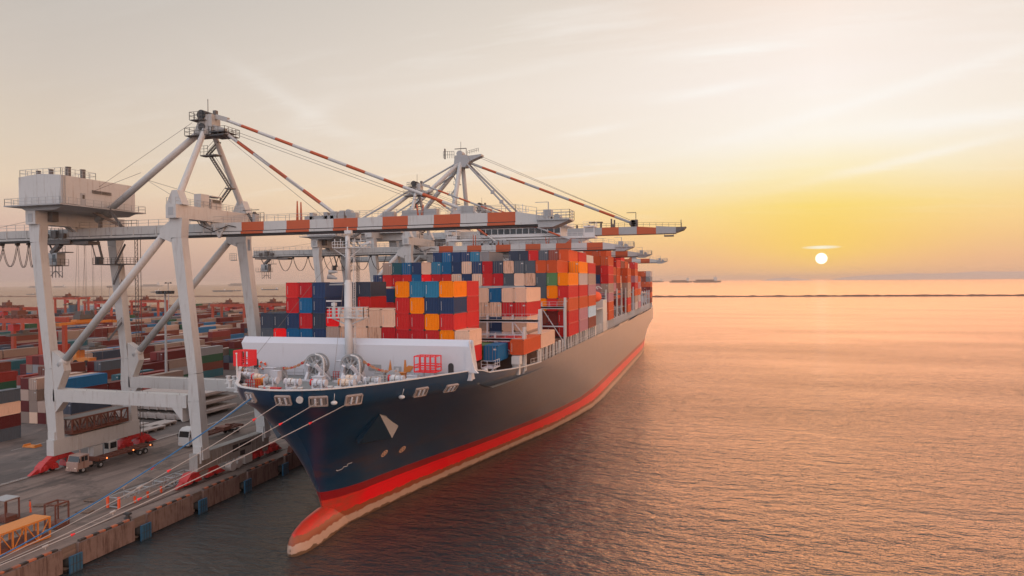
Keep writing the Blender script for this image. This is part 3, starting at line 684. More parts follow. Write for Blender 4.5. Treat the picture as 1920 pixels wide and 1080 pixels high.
for y, z in ((91.1, 10.8), (95.1, 10.5)):
    p, t, u, n = onhull(y, z); m = MB(); q = lambda a, b: tuple(p+t*a+u*b+n*.05)
    for i in range(20):
        a0, a1 = 2*math.pi*i/20, 2*math.pi*(i+1)/20; k = len(m.v)
        m.v += [q(.62*math.cos(a0), .62*math.sin(a0)), q(.62*math.cos(a1), .62*math.sin(a1)), q(.47*math.cos(a1), .47*math.sin(a1)), q(.47*math.cos(a0), .47*math.sin(a0))]; m.quad(k, k+1, k+2, k+3)
    for a in range(3):
        t0 = math.pi*a/3; k = len(m.v); c_, s_ = math.cos(t0), math.sin(t0)
        m.v += [q(c_*.5-s_*.07, s_*.5+c_*.07), q(c_*.5+s_*.07, s_*.5-c_*.07), q(-c_*.5+s_*.07, -s_*.5-c_*.07), q(-c_*.5-s_*.07, -s_*.5+c_*.07)]; m.quad(k, k+1, k+2, k+3)
    part('thruster_mark', m, MK, ship)
p, t, u, n = onhull(83.4, 10.5); m = MB(); q = lambda a, b: tuple(p+t*a+u*b+n*.06)
pp = [(1.5, .75), (.9, .6), (.95, .15), (.45, .2), (.35, -.15), (.2, -.3), (-.35, -.45), (-.5, -.25)]
for a, b in zip(pp, pp[1:]): m.bar(q(*a), q(*b), .09, .03, upv=tuple(n))
part('bulb_mark', m, SHIPW, ship)

# ---- superstructure
SY = 190.0
acc = MB(); acc.box(-72, -33, SY, SY+13, 19.6, 43.2).box(-68, -36, SY-.05, SY+13, 43.2, 46.2).box(-70, -34, SY+.5, SY+12, 46.2, 48.6)
A_ = part('accommodation_block', acc, SHIPW, ship)
br = MB().box(-64.5, -40, SY-.6, SY+9, 48.6, 51.4).box(-66, -38, SY-1.4, SY+9.5, 51.4, 51.75)
br.box(-74.5, -30.3, SY-.4, SY+4.5, 47.9, 48.35).box(-33.6, -30.4, SY-.3, SY+4.3, 50.9, 51.3).box(-74.6, -71.4, SY-.3, SY+4.3, 50.9, 51.3)
for xx in (-33.4, -30.6, -74.4, -71.6): br.box(xx-.12, xx+.12, SY-.2, SY+.05, 48.35, 50.9)
br.box(-33.6, -30.4, SY-.3, SY-.1, 48.35, 49.4).box(-74.6, -71.4, SY-.3, SY-.1, 48.35, 49.4)
br.prism([(-40, 47.9), (-31, 47.9), (-38, 46.0)], 'y', SY+1, SY+1.4)
BR = part('bridge', br, SHIPW, ship)
wn = MB()
for i in range(13): wn.box(-64.0+i*1.85, -64.0+i*1.85+1.6, SY-.68, SY-.60, 49.5, 51.0)
part('window', wn, GLASS, BR)
rr = MB().rail([(-74.5, SY-.4, 48.35), (-64.5, SY-.4, 48.35)], 1.1, 1.5, .07, 2).rail([(-40, SY-.4, 48.35), (-33.6, SY-.4, 48.35)], 1.1, 1.5, .07, 2).rail([(-66, SY-1.3, 51.75), (-38, SY-1.3, 51.75), (-38, SY+9, 51.75)], 1.1, 1.8, .07, 2).rail([(-33.6, SY-.3, 51.3), (-30.4, SY-.3, 51.3), (-30.4, SY+4.3, 51.3)], 1.1, 1.1, .07, 2)
part('railing', rr, SHIPW, BR)
am = MB().tube((-52, SY+3, 51.7), (-52, SY+3, 58.5), .22, .1).bar((-53.8, SY+3, 56.2), (-50.2, SY+3, 56.2), .14).bar((-54.3, SY+3, 54.6), (-49.7, SY+3, 54.6), .3, .2)
for d in (-1.6, -.6, .8, 1.7): am.tube((-52+d, SY+3, 56.2), (-52+d, SY+3, 57.4), .07)
am.tube((-46.2, SY+3, 51.7), (-46.2, SY+3, 55.6), .16).bar((-48, SY+3, 55.7), (-44.4, SY+3, 55.7), .16)
part('antenna_mast', am, SHIPW, BR)
k = 0
for zf in (44.6, 41.0, 37.6):
    for xx in [-69.5, -66.8, -62.4, -60.8, -58.0, -55.6, -53.9, -51.4, -49.0, -46.4, -44.0, -41.2, -38.6]:
        if k < 60:
            w_ = 1.3 if xx < -61 and zf > 44 else .62
            part('window', MB().box(xx, xx+w_, SY-.12, SY-.04 if zf > 43 else SY+.02, zf, zf+(.95 if w_ < 1 else 1.1)), GLASS, A_)
        k += 1
rr = MB()
for zf in (43.2, 46.25): rr.rail([(-72, SY-1.0, zf), (-33, SY-1.0, zf)], 1.05, 1.8, .06, 2); rr.box(-72, -33, SY-1.05, SY, zf-.12, zf)
part('walkway', rr, SHIPW, A_)
# starboard lifeboat on its davits
lbo = MB(); n_ = 12; prof = [(192.6, .15, .3), (193.3, .95, .9), (194.6, 1.35, 1.25), (197, 1.5, 1.4), (199.6, 1.35, 1.3), (201.2, .9, 1.0), (201.8, .15, .4)]
for (y, w_, h_) in prof:
    for i in range(n_):
        t = 2*math.pi*i/n_; lbo.v.append((-31.4+w_*math.cos(t), y, 31.0+h_*math.sin(t)*(1.25 if math.sin(t) > 0 else 1)))
for j in range(len(prof)-1):
    for i in range(n_): lbo.quad(j*n_+i, j*n_+(i+1) % n_, (j+1)*n_+(i+1) % n_, (j+1)*n_+i)
LB = part('lifeboat', lbo, COVER, ship, True)
dv = MB()
for y in (193.6, 200.8):
    dv.path([(-33.3, y, 28), (-33.6, y, 32), (-32.8, y, 33.6), (-31.2, y, 34.1), (-30.2, y, 33.4)], .2, 8)
dv.box(-34, -30.2, 191.5, 203, 27.6, 27.85).box(-33, -30.5, 191.5, 191.8, 20, 27.6).box(-33, -30.5, 202.7, 203, 20, 27.6)
part('davit', dv, SHIPW, LB)
parts('deck_house', [MB().box(-33.2, -30.3, 203.5, 212.0, 20.4, 30.0), MB().box(-33, -30.3, 188.8, 190, 20.4, 25)], SHIPW, ship)
# ---- side pillars, gangway and lashing bridges
y = 123.5; i = 0
while y < 402:
    xx = CX+hb(y, 21)-.35; pil = MB()
    if i % 2 == 0:
        for d in (-.55, .55): pil.box(xx-.15, xx+.15, y+d-.17, y+d+.17, zrail(y)-.3, 22.95)
        pil.box(xx-.15, xx+.15, y-.72, y+.72, 22.95, 23.3)
    else: pil.box(xx-.15, xx+.15, y-.18, y+.18, zrail(y)-.3, 23.25)
    part('side_pillar', pil, SHIPW, ship)
    y += 3.1; i += 1
gw = MB(); ysr = [118+4*i for i in range(72)]
for s_ in (1, -1): gw.rail([(CX+s_*(hb(v, 21)-.25), v, zrail(v)-.25) for v in ysr], 1.2, 2.0, .06, 2)
part('side_railing', gw, SHIPW, ship)
cm = MB().box(-72.6, -32.4, 114, 188.5, 19.5, 23.1).box(-73, -31.8, 114, 188.5, 22.85, 23.2).box(-72.6, -32.4, 206, 398, 19.5, 23.1).box(-66, -36.3, 98.5, 114, 19.5, 22.7)
part('hatch_coaming', cm, paint('coaming_brown', (.10, .055, .045), .7, var=.3, rust=.3), ship)
lbs = [(113.9, 26.0, -72.5, -30.6), (125.2, 28.6, -72.5, -30.6), (148.4, 30.2, -73, -30.5), (161.9, 30.4, -73, -30.5), (175.2, 30.4, -73, -30.5)]
lbs += [(y, 31.0 if y < 300 else 28.5, -73, -30.7) for y in (212.6, 226.2, 239.4, 252.6, 265.4, 279.2, 293.2, 307.4, 321.0, 334.2, 347.4, 360.6, 373.8, 388.0)]
for (y, zt, xa, xb) in lbs:
    m = MB(); w = 1.0
    m.box(xa, xb, y-.5, y+.5, zt-.35, zt); m.box(xa, xb, y-.5, y-.38, zt-.5, zt+.06)
    if zt > 28: m.box(xa, xb, y-.5, y+.5, 25.7, 25.9)
    xx = xb-.15; k = 0
    while xx > xa:
        m.box(xx-.14, xx+.14, y-.45, y-.2, 20, zt+.9)
        if k % 2 == 0: m.bar((xx, y-.3, 22.2), (xx-4.9, y-.3, zt-.5), .16)
        xx -= 5.08; k += 1
    m.rail([(xa, y-.45, zt), (xb, y-.45, zt)], 1.1, 1.7, .06, 2)
    L_ = part('lashing_bridge', m, LGREY, ship)
    pst = MB()
    for d in (-.45, .45): pst.box(xb-.15, xb+.2, y+d-.16, y+d+.16, 20.4, zt+2.0)
    part('end_post', pst, SHIPW, L_)
# deck gear beside the first bays
part('deck_platform', MB().box(-35.0, -32.9, 103.5, 107, 22.0, 22.15).rail([(-35.0, 103.5, 22.15), (-33.0, 103.5, 22.15), (-33.0, 107, 22.15)], 1.1, 1.1, .07, 2).box(-34.9, -34.7, 103.6, 103.8, 19.6, 22).box(-33.2, -33.0, 103.6, 103.8, 19.6, 22).bar((-34.8, 103.7, 19.7), (-33.1, 103.7, 22), .12), LGREY, ship)
part('ventilator', MB().tube((-33.6, 101.5, 19.6), (-33.6, 101.5, 21.8), .22).sphere((-33.6, 101.5, 22.0), .4), SHIPW, ship)
part('ventilator', MB().box(-31.6, -30.6, 110.3, 111.2, 20.2, 22.4).box(-31.8, -30.4, 109.9, 111.4, 22.0, 23.3), SHIPW, ship)
part('deck_locker', MB().box(-32.6, -31.2, 113, 114.6, 20, 23.6).box(-32.7, -31.1, 112.9, 114.7, 23.6, 23.7), SHIPW, ship)
part('stern_post', MB().box(-31.4, -31.1, 400, 400.3, 20.3, 34).box(-34, -31, 398, 402, 26.5, 26.7).box(-34, -31, 398, 402, 29.5, 29.7).rail([(-34, 398, 29.7), (-31, 398, 29.7), (-31, 402, 29.7)], 1.2, 1.2, .08, 2).box(-45, -31.5, 401, 403, 20.3, 26.5), SHIPW, ship)

# ------------------------------------------------------------------ shipping containers
CC = dict(orange=((.72, .19, .0), 'yellow-orange'), navy=((.020, .042, .105), 'navy blue'), blue=((.008, .095, .22), 'blue'), mid=((.022, .15, .26), 'light blue'),
    red=((.46, .022, .022), 'red'), crimson=((.38, .014, .020), 'crimson'), bright=((.72, .010, .014), 'bright red'), cream=((.58, .39, .29), 'cream'),
    rusty=((.56, .36, .26), 'rust-streaked cream'), slate=((.070, .085, .105), 'slate grey'), dslate=((.035, .048, .075), 'dark slate'), grey=((.20, .20, .21), 'grey'),
    green=((.08, .17, .07), 'green'), rust=((.46, .075, .022), 'orange-red'), brown=((.20, .055, .040), 'brown'), maroon=((.15, .022, .022), 'maroon'),
    teal=((.02, .085, .11), 'dark teal'), pale=((.42, .36, .35), 'pale grey'), mauve=((.36, .17, .20), 'mauve'), ice=((.38, .52, .62), 'pale blue'), dgreen=((.02, .07, .04), 'dark green'), beige=((.33, .24, .20), 'beige'),
    wine=((.085, .013, .014), 'shaded maroon'), umber=((.115, .034, .024), 'shaded brown'), drab=((.21, .155, .13), 'shaded beige'), brick=((.20, .025, .020), 'brick red'))  # yard maroon, brown and beige: darker copies with the yard's shade put in
CM = {}
for k, (c, nm) in CC.items():
    CM[k] = paint('container_'+nm.replace(' ', '_').replace('-', '_'), tuple(min(.92, v*1.2) for v in c), .5, rust=.62 if k == 'rusty' else .10, rc=(.22, .07, .03) if k in ('cream', 'rusty', 'beige', 'pale') else (.09, .035, .02), rnd=.16, var=.09, spec=.22)
RODM = paint('lock_rod_grey', (.20, .17, .16), .5)
CMESH = {}
def corr(mb, axis, c0, a0, a1, z0, z1, dep, per=.30, sgn=1):
    """trapezoid corrugated sheet on plane axis=c0, running a0..a1, bulging inwards by dep"""
    n = max(1, round((a1-a0)/per)); p = (a1-a0)/n; prev = None
    for i in range(n):
        for f, d in ((0, 0), (.32, 0), (.5, dep), (.82, dep)):
            a = a0+p*(i+f); pt = [(c0-sgn*d, a) if axis == 'x' else (a, c0+d)][0]; k = len(mb.v)
            mb.v += [(pt[0], pt[1], z0), (pt[0], pt[1], z1)]
            if prev is not None: mb.quad(*((prev, k, k+1, prev+1) if (axis == 'x' and sgn > 0) or axis == 'y' else (k, prev, prev+1, k+1)))
            prev = k
    a = a1; pt = (c0, a) if axis == 'x' else (a, c0); k = len(mb.v); mb.v += [(pt[0], pt[1], z0), (pt[0], pt[1], z1)]
    mb.quad(*((prev, k, k+1, prev+1) if (axis == 'x' and sgn > 0) or axis == 'y' else (k, prev, prev+1, k+1)))
def cont_mesh(key, L, Hh, door, lod):
    kk = (key, L, Hh, door, lod)
    if kk in CMESH: return CMESH[kk]
    W_ = 2.44; m = MB(); f = .13
    if lod:
        m.box(-W_, 0, 0, L, 0, Hh)
    else:
        for xx in (-W_, -f): 
            for yy in (0, L-f): m.box(xx, xx+f, yy, yy+f, 0, Hh)
            m.box(xx, xx+f, f, L-f, 0, f+.03); m.box(xx, xx+f, f, L-f, Hh-f, Hh)
        for yy in (0, L-f): m.box(-W_+f, -f, yy, yy+f, 0, f+.03); m.box(-W_+f, -f, yy, yy+f, Hh-f, Hh)
        corr(m, 'x', -.035, f, L-f, f, Hh-f, .07, .34, 1); corr(m, 'x', -W_+.035, f, L-f, f, Hh-f, .07, .9, -1)
        if door: m.box(-W_+f, -f, .05, .09, f, Hh-f)
        else: corr(m, 'y', .035, -W_+f, -f, f, Hh-f, .07, .26)
        k = len(m.v); m.v += [(-W_+f, L-.04, f), (-f, L-.04, f), (-f, L-.04, Hh-f), (-W_+f, L-.04, Hh-f), (-W_+f, f, Hh-.03), (-f, f, Hh-.03), (-f, L-f, Hh-.03), (-W_+f, L-f, Hh-.03)]
        m.quad(k+1, k, k+3, k+2); m.quad(k+4, k+5, k+6, k+7)
        n = int(L/1.0)
        for i in range(1, n): m.box(-W_+.3, -.3, i*L/n-.12, i*L/n+.12, Hh-.032, Hh-.01)
        m.k = 1
        for xx in (-W_-.004, -.18+.004):
            for yy in (-.004, L-.174):
                for zz in (-.002, Hh-.116): m.box(xx, xx+.18, yy, yy+.178, zz, zz+.118)
    if not door and not lod:
        m.k = 2
        for i in range(9): m.box(-2.17, -2.09, .012, .034, .55+i*.16, .55+i*.16+.10)
    me = m.mesh('shipping_container', [CM[key], DARK, SHIPW]); CMESH[kk] = me
    return me
def door_mesh(key, Hh):
    kk = ('door', key, Hh)
    if kk in CMESH: return CMESH[kk]
    m = MB(); W_ = 2.44
    for x_ in (-W_+.16, -W_/2+.01): m.box(x_, x_+1.05, -.005, .05, .16, Hh-.15)
    m.k = 1
    for x_ in (-W_+.42, -W_+.92, -W_/2+.32, -W_/2+.82): m.box(x_-.025, x_+.025, -.05, -.006, .1, Hh-.1)
    m.k = 2; m.box(-W_/2+.5, -W_/2+.95, -.02, -.0055, Hh-.75, Hh-.5)
    CMESH[kk] = m.mesh('door', [CM[key], RODM, SHIPW]); return CMESH[kk]
def mark_mesh():
    if 'mark' in CMESH: return CMESH['mark']
    m = MB()
    for i in range(9): m.box(-2.17, -2.08, .015, .034, .55+i*.16, .55+i*.16+.10)
    CMESH['mark'] = m.mesh('code_marking', [SHIPW]); return CMESH['mark']
NC = 0
def container(x, y, z, key, L, Hh, label, group, door=False, lod=False, mark=False):
    """x = starboard (east) edge, y = near end, z = underside"""
    global NC; NC += 1
    o = bpy.data.objects.new('shipping_container', cont_mesh(key, L, Hh-.03, door, lod)); COL.objects.link(o)
    o.location = (x, y, z); tag(o, label, 'container', group)
    if door and not lod:
        d = bpy.data.objects.new('door', door_mesh(key, Hh-.03)); COL.objects.link(d); d.parent = o
    return o
ORD = ['outermost', 'second', 'third', 'fourth', 'fifth', 'sixth', 'seventh', 'eighth', 'ninth', 'tenth', 'eleventh', 'twelfth', 'thirteenth', 'fourteenth', 'fifteenth', 'sixteenth', 'seventeenth', 'eighteenth', 'nineteenth']
TIER = ['bottom', 'second', 'third', 'fourth', 'fifth', 'sixth', 'seventh', 'eighth']
SG = 'containers stacked on the deck of the ship'
PIT = 2.54
def put(bay, x0, y, zb, hh, col, tier, key, L=12.19, door=None, extra=''):
    n = CC[key][1]
    where = 'outermost starboard' if col == 0 else ORD[col]+' from starboard'
    rr = random.Random(col*31+tier*7+int(y))
    dr_ = rr.random() < .35 if door is None else door
    container(x0-PIT*col, y, zb+hh*tier, key, L, hh, f'{n} container in {bay}, {TIER[tier]} tier, {where}{extra}', SG, dr_, False, rr.random() < .55)
b1 = 'first bay behind the breakwater'
# first bay: tiers counted from z=23.1, 2.6 m each
X1 = -36.0
front = {0: {0: 'red', 1: 'cream'},
 1: {1: 'orange', 2: 'red', 3: 'navy', 4: 'orange'}, 2: {1: 'red', 2: 'orange', 3: 'navy', 4: 'mid'}, 3: {1: 'crimson', 2: 'crimson', 3: 'orange', 4: 'mid'}, 4: {1: 'crimson', 2: 'red', 3: 'red', 4: 'orange'},
 10: {1: 'navy', 2: 'dslate', 3: 'navy', 4: 'navy'}, 11: {1: 'blue', 2: 'crimson', 3: 'blue', 4: 'crimson'}, 12: {1: 'blue', 2: 'navy', 3: 'crimson', 4: 'red'},
 13: {1: 'bright', 2: 'dslate'}, 14: {1: 'slate', 2: 'dslate'}}
side = {4: 'red', 3: 'red', 2: 'red', 1: 'red'}
for c_, st_ in front.items():
    for t_, k_ in st_.items():
        if c_ == 0: put(b1, X1, 100.8, 23.1, 2.6, 0, t_, k_, 6.06, False, ', forward half')
        elif c_ == 1:
            kf = {4: 'orange', 3: 'navy', 2: 'rust', 1: 'orange'}[t_]; kf = {4: 'orange', 3: 'navy', 2: 'red', 1: 'orange'}[t_]
            put(b1, X1, 100.8, 23.1, 2.6, 1, t_, kf, 6.06, False, ', forward half')
            put(b1, X1, 107.0, 23.1, 2.6, 1, t_, side[t_], 6.06, False, ', aft half')
        else: put(b1, X1, 100.8, 23.1, 2.6, c_, t_, k_, 12.19, False)
for t_ in (0,): put(b1, X1, 100.8, 23.1, 2.6, 1, 0, 'crimson', 12.19)
hc = {5: ('crimson', 'cream'), 6: ('rusty', 'cream'), 7: ('cream', 'cream'), 8: ('rusty', 'cream'), 9: ('beige', 'bright')}
for c_, (lo, up_) in hc.items():
    container(X1-PIT*c_, 100.8, 25.8, lo, 6.06, 2.9, f'{CC[lo][1]} tall container low against the breakwater, {ORD[c_]} from starboard', SG, False)
    container(X1-PIT*c_, 100.8, 28.7, up_, 6.06, 2.9, f'{CC[up_][1]} tall container topping the low middle rows, {ORD[c_]} from starboard', SG, False)
for c_, ks in {8: ('red', 'dslate'), 9: ('slate', 'slate')}.items():
    for t_, k_ in zip((3, 4), ks): put(b1, X1, 107.0, 23.1, 2.6, c_, t_, k_, 6.06, False, ', aft half')
for c_, k_ in {5: 'red', 6: 'navy', 7: 'red'}.items(): put(b1, X1, 107, 23.1, 2.6, c_, 2, k_, 6.06, False, ', aft half')
# loose low stacks beside the bay
container(-33.3, 107, 22.7, 'blue', 6.06, 2.7, 'single blue container lashed low beside the first bay behind the breakwater', SG, True)
container(-35.9, 108, 22.7, 'green', 6.06, 2.6, 'green container just behind the low blue one by the first bay', SG)
container(-30.1, 111.6, 23.4, 'rust', 12.19, 2.6, 'lone orange-red container at the ship side below the second bay', SG, False)
container(-30.1, 124.0, 23.3, 'cream', 12.0, 2.75, 'lone cream container at the ship side, just aft of the orange-red one', SG, False)
container(-33.6, 117.5, 23.2, 'crimson', 6.06, 2.6, 'crimson container half hidden behind the lashing bridge brace by the second bay', SG, False)
container(-36.2, 117.5, 23.2, 'maroon', 6.06, 2.6, 'maroon container deep under the lashing bridge by the second bay', SG, False)
# second bay
b2 = 'second bay from the bow'
t2 = {0: 'bccr', 1: 'crcr'}
S2 = {0: ('beige', 'cream', 'red', 'cream'), 1: ('cream', 'cream', 'crimson', 'cream'), 2: ('blue', 'navy', 'rusty', 'blue'), 3: ('cream', 'beige', 'rusty', 'cream'), 4: ('maroon', 'dslate', 'navy', 'teal')}
for c_, st_ in S2.items():
    for t_, k_ in enumerate(st_): put(b2, -33.7, 127.2, 23.5, 2.79, c_, t_, k_, 11.6, c_ < 4 and t_ == 2)
for c_, k_ in {5: 'beige', 6: 'red', 7: 'grey', 8: 'brown', 9: 'cream', 10: 'dgreen', 11: 'navy', 12: 'rust', 13: 'blue', 14: 'navy', 15: 'slate'}.items():
    put(b2, -33.7, 127.2, 23.5, 2.79, c_, 3, k_, 11.6, False)
for c_, k_ in {11: 'red', 12: 'grey', 13: 'red'}.items(): put(b2, -33.7, 127.2, 23.5, 2.79, c_, 2, k_, 11.6, False)
# third bay
b3 = 'the third bay from the bow'
r5 = ['orange', 'green', 'slate', 'rusty', 'cream', 'slate', 'crimson', 'red', 'cream', 'navy', 'cream', 'red', 'crimson', 'bright', 'blue', 'red', 'crimson', 'red', 'navy']
r6 = [None, 'rust', 'rust', 'slate', 'slate', 'rusty', 'dslate', 'crimson', 'navy', 'cream', 'navy', 'blue', 'mid', 'cream', 'navy', 'blue', 'teal', 'beige']
r4 = ['red', 'orange', 'slate', 'navy']; r3 = ['rust', 'red', 'orange', 'red']; r2 = ['red', 'maroon', 'brown']; r1 = ['red', 'maroon', 'maroon']
for c_, k_ in enumerate(r5[:18]): put(b3, -30.0, 150, 23.4, 2.87, c_, 4, k_)
put(b3, -30.0, 150, 23.4, 2.87, 18, 4, 'navy')
for c_, k_ in enumerate(r6):
    if k_: put(b3, -30.0, 150, 23.4, 2.87, c_, 5, k_)
for t_, rw in ((3, r4), (2, r3), (1, r2), (0, r1)):
    for c_, k_ in enumerate(rw): put(b3, -30.0, 150, 23.4, 2.87, c_, t_, k_)
# fourth and fifth bays
b4 = 'the fourth bay from the bow'
for t_, k_ in enumerate(['mauve', 'mauve', 'rust', 'red', 'pale', 'orange']): put(b4, -30.0, 163.2, 23.4, 2.87, 0, t_, k_)
put(b4, -30.0, 163.2, 23.4, 2.87, 1, 5, 'rust')
for c_, k_ in {1: 'rust', 2: 'brown', 3: 'slate', 4: 'red', 5: 'dslate', 6: 'dslate', 9: 'grey', 10: 'mid', 11: 'navy', 12: 'navy', 13: 'blue', 14: 'navy'}.items():
    put(b4, -30.0, 163.2, 23.4, 2.87, c_, 6, k_)
b5 = 'the fifth bay from the bow'
for t_, k_ in enumerate(['brown', 'ice', 'rust', 'mauve', 'beige', 'red']): put(b5, -30.0, 176.4, 23.4, 2.87, 0, t_, k_)
put(b5, -30.0, 176.4, 23.4, 2.87, 1, 6, 'red'); put(b5, -30.0, 176.4, 23.4, 2.87, 2, 6, 'maroon')
# bays abaft the superstructure
def bay(nm, y, cols, hh=2.87):
    for c_, ks in cols.items():
        for t_, k_ in ks.items(): put(nm, -30.0, y, 23.4, hh, c_, t_, k_)
W1 = ['rust', 'red', 'mauve', 'rust', 'brown', 'red', 'rust', 'red']
bay('the first bay abaft the bridge', 213.5, {0: dict(enumerate(['rust', 'rust', 'mauve', 'beige', 'red', 'red', 'rust'])), 1: {4: 'navy', 5: 'maroon', 6: 'rust', 3: 'mauve'}, 2: {4: 'maroon', 5: 'brown', 6: 'brown'}, 3: {5: 'rust', 6: 'maroon'}, 4: {6: 'maroon'}, 5: {6: 'brown'}})
bay('the second bay abaft the bridge', 227.0, {1: {4: 'grey', 5: 'rust', 6: 'rust', 7: 'rust'}, 2: {7: 'rust'}, 3: {7: 'rust'}})
bay('the third bay abaft the bridge', 240.2, {1: {2: 'brown', 3: 'mauve', 4: 'brown', 5: 'rust'}, 2: {6: 'rust'}})
bay('the fourth bay abaft the bridge', 253.4, {1: {1: 'maroon', 2: 'rust', 3: 'brown', 4: 'rust', 5: 'rust', 6: 'red'}, 2: {7: 'red'}})
bay('the fifth bay abaft the bridge', 266.4, {0: dict(enumerate(['rust', 'red', 'beige', 'beige', 'rust', 'rust'])), 1: {5: 'brown', 6: 'brown', 7: 'red'}})
bay('the sixth bay abaft the bridge', 280.2, {1: {5: 'mauve', 6: 'rust'}, 2: {7: 'brown'}})
bay('the seventh bay abaft the bridge', 294.4, {0: dict(enumerate(['pale', 'beige', 'rust', 'red', 'mauve', 'rust', 'red']))})
bay('the eighth bay abaft the bridge', 308.4, {0: {0: 'mauve', 1: 'pale', 2: 'rust', 3: 'mauve'}, 1: {3: 'rust', 4: 'rust'}})
bay('the ninth bay abaft the bridge', 335.0, {1: {0: 'rust', 1: 'maroon', 2: 'brown', 3: 'cream', 4: 'rust'}})
bay('the last bay at the stern', 375.4, {0: dict(enumerate(['brown', 'rust', 'maroon', 'rust', 'grey', 'pale'])), 1: {2: 'maroon', 3: 'rust', 4: 'brown', 5: 'rust'}, 2: {3: 'brown', 4: 'cream', 5: 'rust'}, 3: {4: 'rust', 5: 'rust'}})
NSHIP = NC
